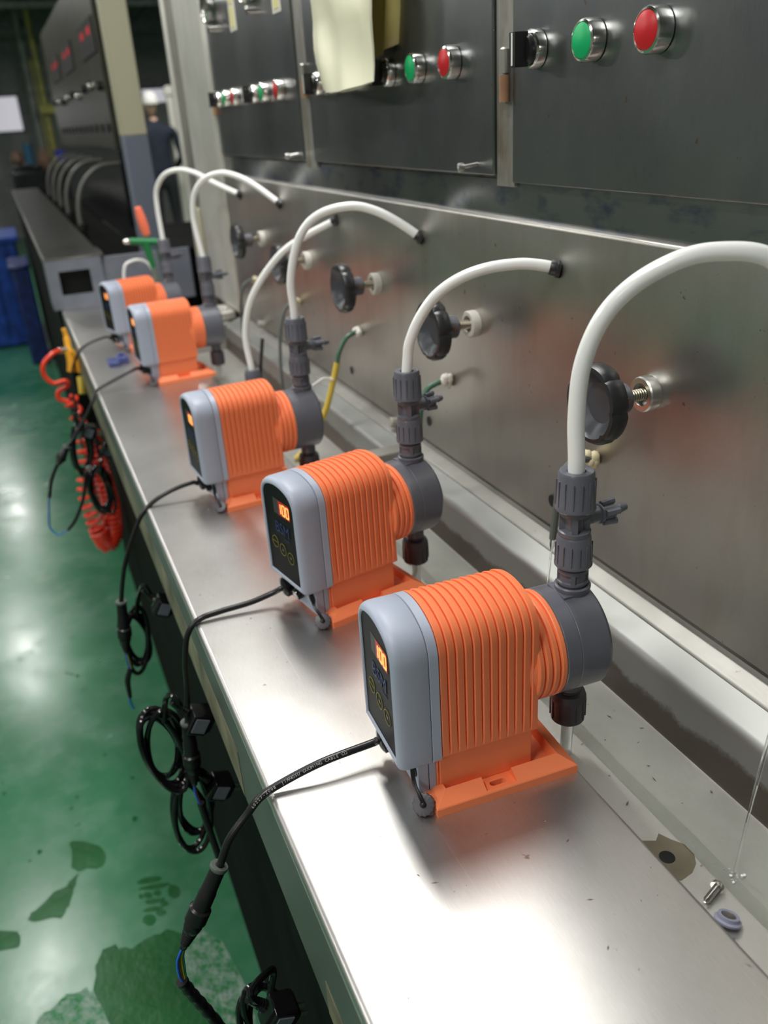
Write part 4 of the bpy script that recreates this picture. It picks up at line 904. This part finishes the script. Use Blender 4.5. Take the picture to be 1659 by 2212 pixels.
t = MB(); P0 = Vector((0.378, 2.88, 0.376)); P1 = Vector((0.392, 2.88, 0.288)); dd = (P1-P0)
t.lathe([(0.006, 0), (0.0105, 0.003), (0.0140, 0.03), (0.0150, 0.06), (0.0120, 0.086), (0.006, 0.090)], 18, P0, dd); t.build('barrel_handle', 'orange_tool', ot, world=True)
t = MB(); t.tube([P1, (0.402, 2.90, 0.15), (0.405, 2.90, 0.0)], 0.004, 8); t.build('shank', 'alu', ot, world=True)
t = MB(); t.tube(smooth([(0.30, 2.98, 0.001), (0.312, 2.98, 0.17), (0.345, 2.98, 0.205), (0.39, 2.98, 0.195), (0.41, 2.98, 0.14), (0.42, 2.98, 0.0)], 7), 0.0045, 8)
q = t.build('white_loop', 'hose'); tag(q, 'thin white tube loop standing behind the farthest pump', 'tube')

# ---------------------------------------------------------------- floor stains
def patch(name, pts, mt, lab, cat, z=0.0006, kind=None):
    P = [Vector((x, y, 0)) for x, y in pts]; P = smooth(P + [P[0]], 4)[:-1]
    P = [p + Vector((random.uniform(-.003, .003), random.uniform(-.006, .006), 0)) for p in P]
    t = MB(); t.loft([[(p.x, p.y, FZ) for p in P], [(p.x, p.y, FZ+z) for p in P]])
    q = t.build(name, mt, smooth=0); tag(q, lab, cat, kind=kind); return q
patch('wet_patch', [(-0.3103, 1.6472), (-0.2918, 1.6735), (-0.2539, 1.6987), (-0.2095, 1.7223), (-0.1891, 1.7324), (-0.2041, 1.6819), (-0.2212, 1.6392), (-0.2461, 1.6231)], 'wet', 'pointed dark green wet patch on the floor, left of the footprint', 'wet patch')
patch('wet_patch', [(-0.1996, 1.8516), (-0.1788, 1.8533), (-0.1224, 1.7966), (-0.1332, 1.7397), (-0.1958, 1.7577), (-0.1976, 1.8038)], 'wet', 'blocky dark green wet patch on the floor, above the footprint', 'wet patch')
patch('wet_patch', [(-0.1743, 1.4509), (-0.1454, 1.4965), (-0.1103, 1.4705), (-0.0591, 1.4719), (-0.0046, 1.4748), (0.0432, 1.4096), (0.0678, 1.3349), (0.0753, 1.2605), (0.056, 1.18), (0.04, 1.10), (-0.18, 1.12), (-0.2, 1.24), (-0.19, 1.36)], 'wet', 'largest wet green puddle at the bottom of the floor', 'puddle')
patch('wet_patch', [(-0.40, 1.66), (-0.339, 1.6336), (-0.3249, 1.6), (-0.3354, 1.5787), (-0.40, 1.60)], 'wet', 'small wet patch at the left picture edge', 'wet patch')
patch('ripple_patch', [(-0.30, 1.38), (-0.24, 1.41), (-0.19, 1.40), (-0.17, 1.33), (-0.15, 1.22), (-0.16, 1.12), (-0.33, 1.14), (-0.33, 1.26)], 'ripple', 'rippled shiny water at the lower left corner of the floor', 'puddle', 0.0010)
patch('ripple_patch', [(0.01, 1.42), (0.06, 1.44), (0.10, 1.36), (0.115, 1.22), (0.10, 1.12), (0.04, 1.13), (0.02, 1.24), (0.0, 1.34)], 'ripple', 'rippled shiny water on the floor beneath the taped cable end', 'puddle', 0.0011)
t = MB()
for (x, y, l, w_) in ((-0.030, 1.640, 0.028, 0.010), (-0.022, 1.615, 0.034, 0.008), (-0.040, 1.596, 0.010, 0.010), (-0.018, 1.592, 0.009, 0.010), (-0.028, 1.572, 0.026, 0.008), (-0.034, 1.550, 0.022, 0.008), (-0.008, 1.555, 0.010, 0.008), (0.018, 1.580, 0.014, 0.022), (-0.048, 1.524, 0.014, 0.016), (-0.020, 1.532, 0.012, 0.008), (-0.055, 1.600, 0.006, 0.008)):
    ring = [(x + l*math.cos(a*PI/5)*(1+random.uniform(-.15, .15)), y + w_*math.sin(a*PI/5)*(1+random.uniform(-.15, .15)) - 0.25*l*math.cos(a*PI/5)) for a in range(10)]
    t.loft([[(a, b, FZ) for a, b in ring], [(a, b, FZ+0.0006) for a, b in ring]])
q = t.build('footprint', 'wet', smooth=0); tag(q, 'wet shoe print with ribbed sole on the green floor', 'footprint')
t = MB()
for k in range(46):
    x = random.uniform(-0.45, 0.02); y = random.uniform(1.78, 2.9); s = random.uniform(0.003, 0.009)
    ring = [(x + s*math.cos(a*PI/4)*random.uniform(.7, 1.2), y + s*1.2*math.sin(a*PI/4)*random.uniform(.7, 1.2)) for a in range(8)]
    t.loft([[(a, b, FZ) for a, b in ring], [(a, b, FZ+0.0003) for a, b in ring]])
q = t.build('floor_drops', 'wet', smooth=0); tag(q, 'scattered wet drops and spots on the green floor', 'drops', kind='stuff')

# ================================================================ BEYOND THE BENCH
sb = thing('sheet_metal_box', 'blue-grey sheet metal box with a dark square opening at the bench end', 'box', (0.19, 3.5, 0.0))
t = MB()
yf = 3.43
t.box((0.088, yf, 0.0), (0.128, yf+0.012, 0.176)); t.box((0.240, yf, 0.0), (0.286, yf+0.012, 0.176)); t.box((0.128, yf, 0.0), (0.240, yf+0.012, 0.050)); t.box((0.128, yf, 0.136), (0.240, yf+0.012, 0.176))
t.box((0.088, yf+0.012, 0.0), (0.094, 3.62, 0.176)); t.build('front_frame', 'box_paint', sb, world=True, smooth=0)
t = MB(); t.box((0.12, yf+0.06, 0.03), (0.25, yf+0.07, 0.15)); t.build('dark_recess', 'void', sb, world=True)
t = MB(); t.box((0.289, yf+0.03, -0.02), (0.62, yf+0.045, 0.168)); t.build('side_sheet', 'box_paint', sb, world=True, bevel=0.002)
t = MB(); t.box((0.088, yf, 0.1765), (0.300, 3.66, 0.183)); t.build('lid', 'far_top', sb, world=True, bevel=0.002)
b2 = thing('far_bench', 'dark steel bench continuing beyond the blue-grey box', 'bench', (0.2, 6.2, FZ))
t = MB(); t.box((0.090, 3.67, 0.135), (0.315, 8.9, 0.150)); t.build('top', 'far_top', b2, world=True, bevel=0.004)
t = MB(); t.box((0.11, 3.67, FZ+0.001), (0.31, 8.9, 0.134)); t.build('base_cabinet', 'dark_steel', b2, world=True, smooth=0)
t = MB(); t.box((0.315, 3.82, FZ+0.001), (0.595, 8.9, 0.03)); t.box((0.595, 3.82, FZ+0.001), (1.20, 4.9, 0.12)); t.build('rear_channel', 'dark_steel', b2, world=True, smooth=0)
post = thing('painted_post', 'square building post, cream above and slate blue below', 'post', (0.525, 3.72, FZ))
t = MB(); t.box((0.477, 3.70, 0.570), (0.572, 3.80, 2.6)); t.build('cream_upper', 'cream', post, world=True, bevel=0.004)
t = MB(); t.box((0.477, 3.70, FZ), (0.572, 3.80, 0.570)); t.build('slate_lower', 'slate', post, world=True, bevel=0.004)
m2 = thing('far_cabinet', 'dark olive machine cabinet with red digital readouts beyond the post', 'cabinet', (0.65, 7, FZ))
t = MB(); t.box((0.60, 5.0, 0.50), (0.70, 8.9, 1.36)); t.build('upper_panel', 'far_upper', m2, world=True, bevel=0.004)
t = MB(); t.box((0.605, 5.0, 0.03), (0.70, 8.9, 0.498)); t.build('lower_panel', 'far_lower', m2, world=True, bevel=0.004)
for k, y in enumerate((5.05, 6.35, 7.5)):
    t = MB(); t.box((0.592, y, 0.955), (0.60, y+0.75, 1.115)); rd = t.build('readout', 'void', m2, world=True)
    for q_ in range(2):
        t = MB(); t.box((0.5905, y+0.12+q_*0.33, 1.045), (0.5925, y+0.27+q_*0.33, 1.080))
        for p in t.v: p -= m2.location
        t.build('red_digit', 'led_glow', rd, smooth=0)
for k in range(9):
    t = MB(); y = 5.1 + k*0.42; t.lathe([(0.022, 0), (0.022, 0.02), (0.018, 0.03), (0, 0.03)], 14, (0.60, y, 0.82 if k % 3 else 0.80), (-1, 0, 0)); t.build('control_knob', 'chrome' if k % 2 else 'black', m2, world=True)
for k in range(12):
    t = MB(); y = 5.1 + k*0.3; t.box((0.590, y, 0.585), (0.601, y+0.12, 0.625)); t.build('switch', 'black', m2, world=True)
for k, y in enumerate((4.95, 5.75, 6.35, 6.95, 7.6)):
    pts = [(0.35, y, 0.152), (0.349, y, 0.20), (0.360, y, 0.27), (0.392, y, 0.345), (0.445, y, 0.40), (0.51, y, 0.43), (0.60, y, 0.432)]
    hh = thing('far_hose', ('nearest arched grey hose of the dark far machine' if k == 0 else 'dim arched hose on the dark far machine, %s from the post' % ('', 'second', 'third', 'fourth', 'fifth and farthest')[k]), 'hose', (0.35, y, 0.03), group='dim hoses on the far machine')
    t = MB(); t.tube(smooth(pts, 6), 0.012, 10); t.build('hose', 'hose_shaded', hh, world=True)
    t = MB(); t.lathe([(0.02, 0.0), (0.02, 0.09), (0.026, 0.092), (0.026, 0.125), (0.018, 0.128)], 14, (0.352, y, 0.031)); t.build('union_nut', 'void', hh, world=True)
# blue bins on the aisle
bb = thing('blue_crate', 'bright blue plastic crate on the green floor by the far bench', 'crate', (-0.1, 8.4, FZ))
t = MB()
for a, b in (((-0.50, 8.0, FZ), (0.02, 8.02, -0.17)), ((-0.50, 8.0, FZ), (-0.48, 8.8, -0.17)), ((0.0, 8.0, FZ), (0.02, 8.8, -0.17)), ((-0.5, 8.78, FZ), (0.02, 8.8, -0.17)), ((-0.5, 8.0, FZ), (0.02, 8.8, FZ+0.02))): t.box(a, b)
for k in range(4): t.box((-0.46+k*0.12, 7.985, FZ+0.08), (-0.43+k*0.12, 8.0, -0.2))
t.build('crate_body', 'blue_bin', bb, world=True, bevel=0.004)
t = MB(); t.box((-0.53, 7.97, -0.20), (0.05, 8.83, -0.16)); t.build('rim', 'blue_bin', bb, world=True, bevel=0.006)
nb = thing('navy_drum', 'dark navy plastic drum standing at the far bench foot', 'drum', (-0.02, 7.5, FZ))
t = MB(); t.box((-0.06, 7.2, FZ), (0.075, 7.75, -0.30)); t.box((-0.075, 7.18, -0.32), (0.085, 7.77, -0.29)); t.build('drum_body', 'blue_bin2', nb, world=True, bevel=0.02)
# far clutter
def cyl(name, lab, cat, x, y, z0, z1, r, mt, grp=None):
    t = MB(); t.lathe([(r*0.94, z0), (r, z0+0.03), (r, z0+(z1-z0)*0.33), (r*1.03, z0+(z1-z0)*0.35), (r, z0+(z1-z0)*0.37), (r, z1-0.03), (r*0.94, z1)], 20, (x, y, 0)); q = t.build(name, mt); return tag(q, lab, cat, grp)
cyl('teal_barrel', 'teal barrel among the far clutter, left of the blue tub', 'barrel', 0.53, 15.6, FZ, 0.46, 0.07, 'teal')
cyl('vertical_pipe', 'yellow-green vertical pipe nearest the dark machine, far back', 'pipe', 0.90, 15.2, FZ, 2.3, 0.035, 'pipe_y', 'far vertical pipes')
cyl('vertical_pipe', 'grey-green vertical pipe beside the far windows', 'pipe', 0.75, 15.4, FZ, 2.3, 0.045, 'pipe_g', 'far vertical pipes')
cyl('vertical_pipe', 'thin dark yellow pipe between two others far back', 'pipe', 0.83, 15.3, FZ, 1.6, 0.02, 'pipe_y', 'far vertical pipes')
cyl('vertical_pipe', 'pale grey far column right of the yellow pipes', 'pipe', 1.02, 15.8, FZ, 2.0, 0.05, 'pipe_g', 'far vertical pipes')
t = MB(); t.box((0.80, 15.06, 0.86), (1.02, 15.166, 0.98)); q = t.build('pipe_clamp', 'pipe_y', bevel=0.01); tag(q, 'yellow clamp box on the far pipes', 'clamp')
t = MB(); t.lathe([(0.07, 0), (0.09, 0.13), (0.098, 0.135), (0.098, 0.15), (0.085, 0.15), (0.066, 0.01)], 20, (0.95, 14.8, 0.20)); q = t.build('blue_tub', 'tub'); tag(q, 'violet-blue tub standing on the far dark bench', 'tub')
t = MB(); t.box((0.20, 14.0, FZ), (1.3, 15.0, 0.12)); t.box((0.24, 14.1, 0.12), (0.6, 14.7, 0.20)); q = t.build('work_counter', 'far_lower', bevel=0.02); tag(q, 'dark low work counter across the far end of the aisle', 'counter')
t = MB(); t.lathe([(0.07, 0), (0.10, 0.08), (0.08, 0.18), (0.04, 0.27), (0.0, 0.29)], 14, (0.70, 14.5, 0.12), lobes=(5, 0.1)); q = t.build('brown_sack', 'brown'); tag(q, 'brown sack slumped on the far dark counter', 'sack')
t = MB(); t.lathe([(0.05, 0), (0.09, 0.06), (0.07, 0.16), (0.0, 0.2)], 14, (0.32, 14.4, 0.20), lobes=(4, 0.1)); q = t.build('dark_sack', 'brown'); tag(q, 'dark heap on the far counter at the left picture edge', 'sack')
# grey partition seen through the gap, cream pipe
t = MB(); t.box((1.3, 16.2, FZ), (4.0, 16.3, 0.95)); t.box((1.3, 16.19, 0.85), (4.0, 16.2, 0.90)); t.box((2.36, 16.17, FZ), (2.40, 16.2, 0.95)); q = t.build('partition', 'wall', bevel=0.004); tag(q, 'grey partition wall behind the worker, seen in the gap', 'partition')
t = MB(); t.lathe([(0.05, 0), (0.05, 0.32), (0.075, 0.34), (0.075, 0.42), (0.04, 0.45), (0, 0.45)], 16, (2.36, 12.9, 0.62)); t.lathe([(0.05, -1.67), (0.05, 0)], 12, (2.36, 12.9, 0.62)); q = t.build('cream_stand_pipe', 'label_w'); tag(q, 'cream stand pipe beside the worker in the white cap', 'pipe')

# ---------------------------------------------------------------- worker seen from behind through the gap
def person():
    X, Y = 2.02, 12.4; Z = FZ
    p = thing('person', 'person in a white cap and dark navy top, seen from behind beyond the post', 'person', (X, Y, Z)); p.scale = (1.05, 1.05, 1.045)
    J = {'pelvis': (0, 0, 0.98, 0.15), 'waist': (0, 0, 1.15, 0.145), 'chest': (0, 0.01, 1.42, 0.19), 'neckb': (0, 0.01, 1.60, 0.085), 'neck': (0, 0.02, 1.68, 0.06),
         'hl': (-0.10, 0, 0.92, 0.115), 'kl': (-0.11, 0.02, 0.50, 0.075), 'al': (-0.115, -0.01, 0.09, 0.050), 'fl': (-0.12, 0.15, 0.04, 0.045),
         'hr': (0.10, 0, 0.92, 0.115), 'kr': (0.11, 0.03, 0.50, 0.075), 'ar': (0.115, 0.0, 0.09, 0.050), 'fr': (0.12, 0.16, 0.04, 0.045),
         'sl': (-0.22, 0.01, 1.52, 0.075), 'el': (-0.29, 0.02, 1.20, 0.055), 'wl': (-0.22, 0.24, 1.05, 0.038), 'sr': (0.22, 0.01, 1.52, 0.075), 'er': (0.29, 0.02, 1.20, 0.055), 'wr': (0.22, 0.24, 1.05, 0.038)}
    E_ = [('pelvis', 'waist'), ('waist', 'chest'), ('chest', 'neckb'), ('neckb', 'neck'), ('pelvis', 'hl'), ('hl', 'kl'), ('kl', 'al'), ('al', 'fl'), ('pelvis', 'hr'), ('hr', 'kr'), ('kr', 'ar'), ('ar', 'fr'), ('chest', 'sl'), ('sl', 'el'), ('el', 'wl'), ('chest', 'sr'), ('sr', 'er'), ('er', 'wr')]
    # hands: palm and five fingers on each wrist
    for s, wn in ((-1, 'wl'), (1, 'wr')):
        wx, wy, wz, _ = J[wn]; J[wn+'p'] = (wx, wy+0.07, wz-0.01, 0.032); E_.append((wn, wn+'p'))
        for k in range(4):
            J[wn+'f%d' % k] = (wx+0.018*(k-1.5), wy+0.12, wz-0.02, 0.010); J[wn+'g%d' % k] = (wx+0.019*(k-1.5), wy+0.155-0.004*abs(k-1.5), wz-0.045, 0.008)
            E_ += [(wn+'p', wn+'f%d' % k), (wn+'f%d' % k, wn+'g%d' % k)]
        J[wn+'t'] = (wx-s*0.045, wy+0.10, wz, 0.011); E_.append((wn+'p', wn+'t'))
    keys = list(J); me = bpy.data.meshes.new('body'); me.from_pydata([J[k][:3] for k in keys], [(keys.index(a), keys.index(b)) for a, b in E_], [])
    o = bpy.data.objects.new('body', me); COL.objects.link(o)
    sk = o.modifiers.new('s', 'SKIN'); ss = o.modifiers.new('ss', 'SUBSURF'); ss.levels = 2; ss.render_levels = 2
    for i, k in enumerate(keys): me.skin_vertices[0].data[i].radius = (J[k][3], J[k][3]*0.8)
    me.skin_vertices[0].data[0].use_root = True
    bpy.context.view_layer.update()
    m_ = bpy.data.meshes.new_from_object(o.evaluated_get(bpy.context.evaluated_depsgraph_get())); o.modifiers.clear(); o.data = m_; m_.name = 'body'
    for mt in ('cloth', 'trouser', 'skin', 'void'): m_.materials.append(M[mt])
    for f in m_.polygons:
        c = f.center; f.use_smooth = True
        f.material_index = 3 if c.z < 0.10 else 1 if c.z < 1.0 and not (c.y > 0.2) else 2 if (c.z > 1.64 or (c.y > 0.24 and c.z > 0.9)) else 0
    o.parent = p
    t = MB(); rings = []
    for k in range(13):          # head, facing away (+y)
        a = -PI/2 + PI*k/12; zz = 1.815 + 0.128*math.sin(a); r_ = math.cos(a)*0.095*(1.0 if a > -0.3 else 0.86)
        rings.append([(r_*0.86*math.cos(b*PI/12), 0.03 + r_*1.06*math.sin(b*PI/12) + (0.012 if a < 0 else 0), zz) for b in range(24)])
    t.loft(rings); 
    t.lathe([(0.0, 0.03), (0.012, 0.018), (0.018, 0)], 10, (0, 0.125, 1.79), (0, 1, -0.2)); 
    for s in (-1, 1): t.lathe([(0.012, -0.01), (0.024, 0.002), (0.018, 0.012), (0, 0.012)], 12, (s*0.082, 0.03, 1.81), (s, -0.3, 0)); t.lathe([(0.012, 0), (0.009, 0.005), (0, 0.006)], 10, (s*0.032, 0.118, 1.82), (0, 1, 0), 1)
    t.box((-0.025, 0.118, 1.742), (0.025, 0.126, 1.748), 2)
    t.build('head', ['skin', 'void', 'brown'], p, smooth=80)
    t = MB(); rings = []
    for k in range(9):
        a = -0.15 + (PI/2+0.15)*k/8; zz = 1.84 + 0.125*math.sin(a); r_ = max(0.001, math.cos(a))*0.108
        rings.append([(r_*0.92*math.cos(b*PI/12), 0.022 + r_*1.08*math.sin(b*PI/12), zz + (0.004*math.sin(b*2.1))) for b in range(24)])
    t.loft(rings, cap0=False); t.build('cap', 'cap', p, smooth=80)
person()

# ================================================================ lift everything so that the floor is z = 0
for o in list(SC.objects):
    if o.parent is None: o.location.z += ZS
for (lo, loc, sx, sy) in LAMPS: lo.location.z += -0.002
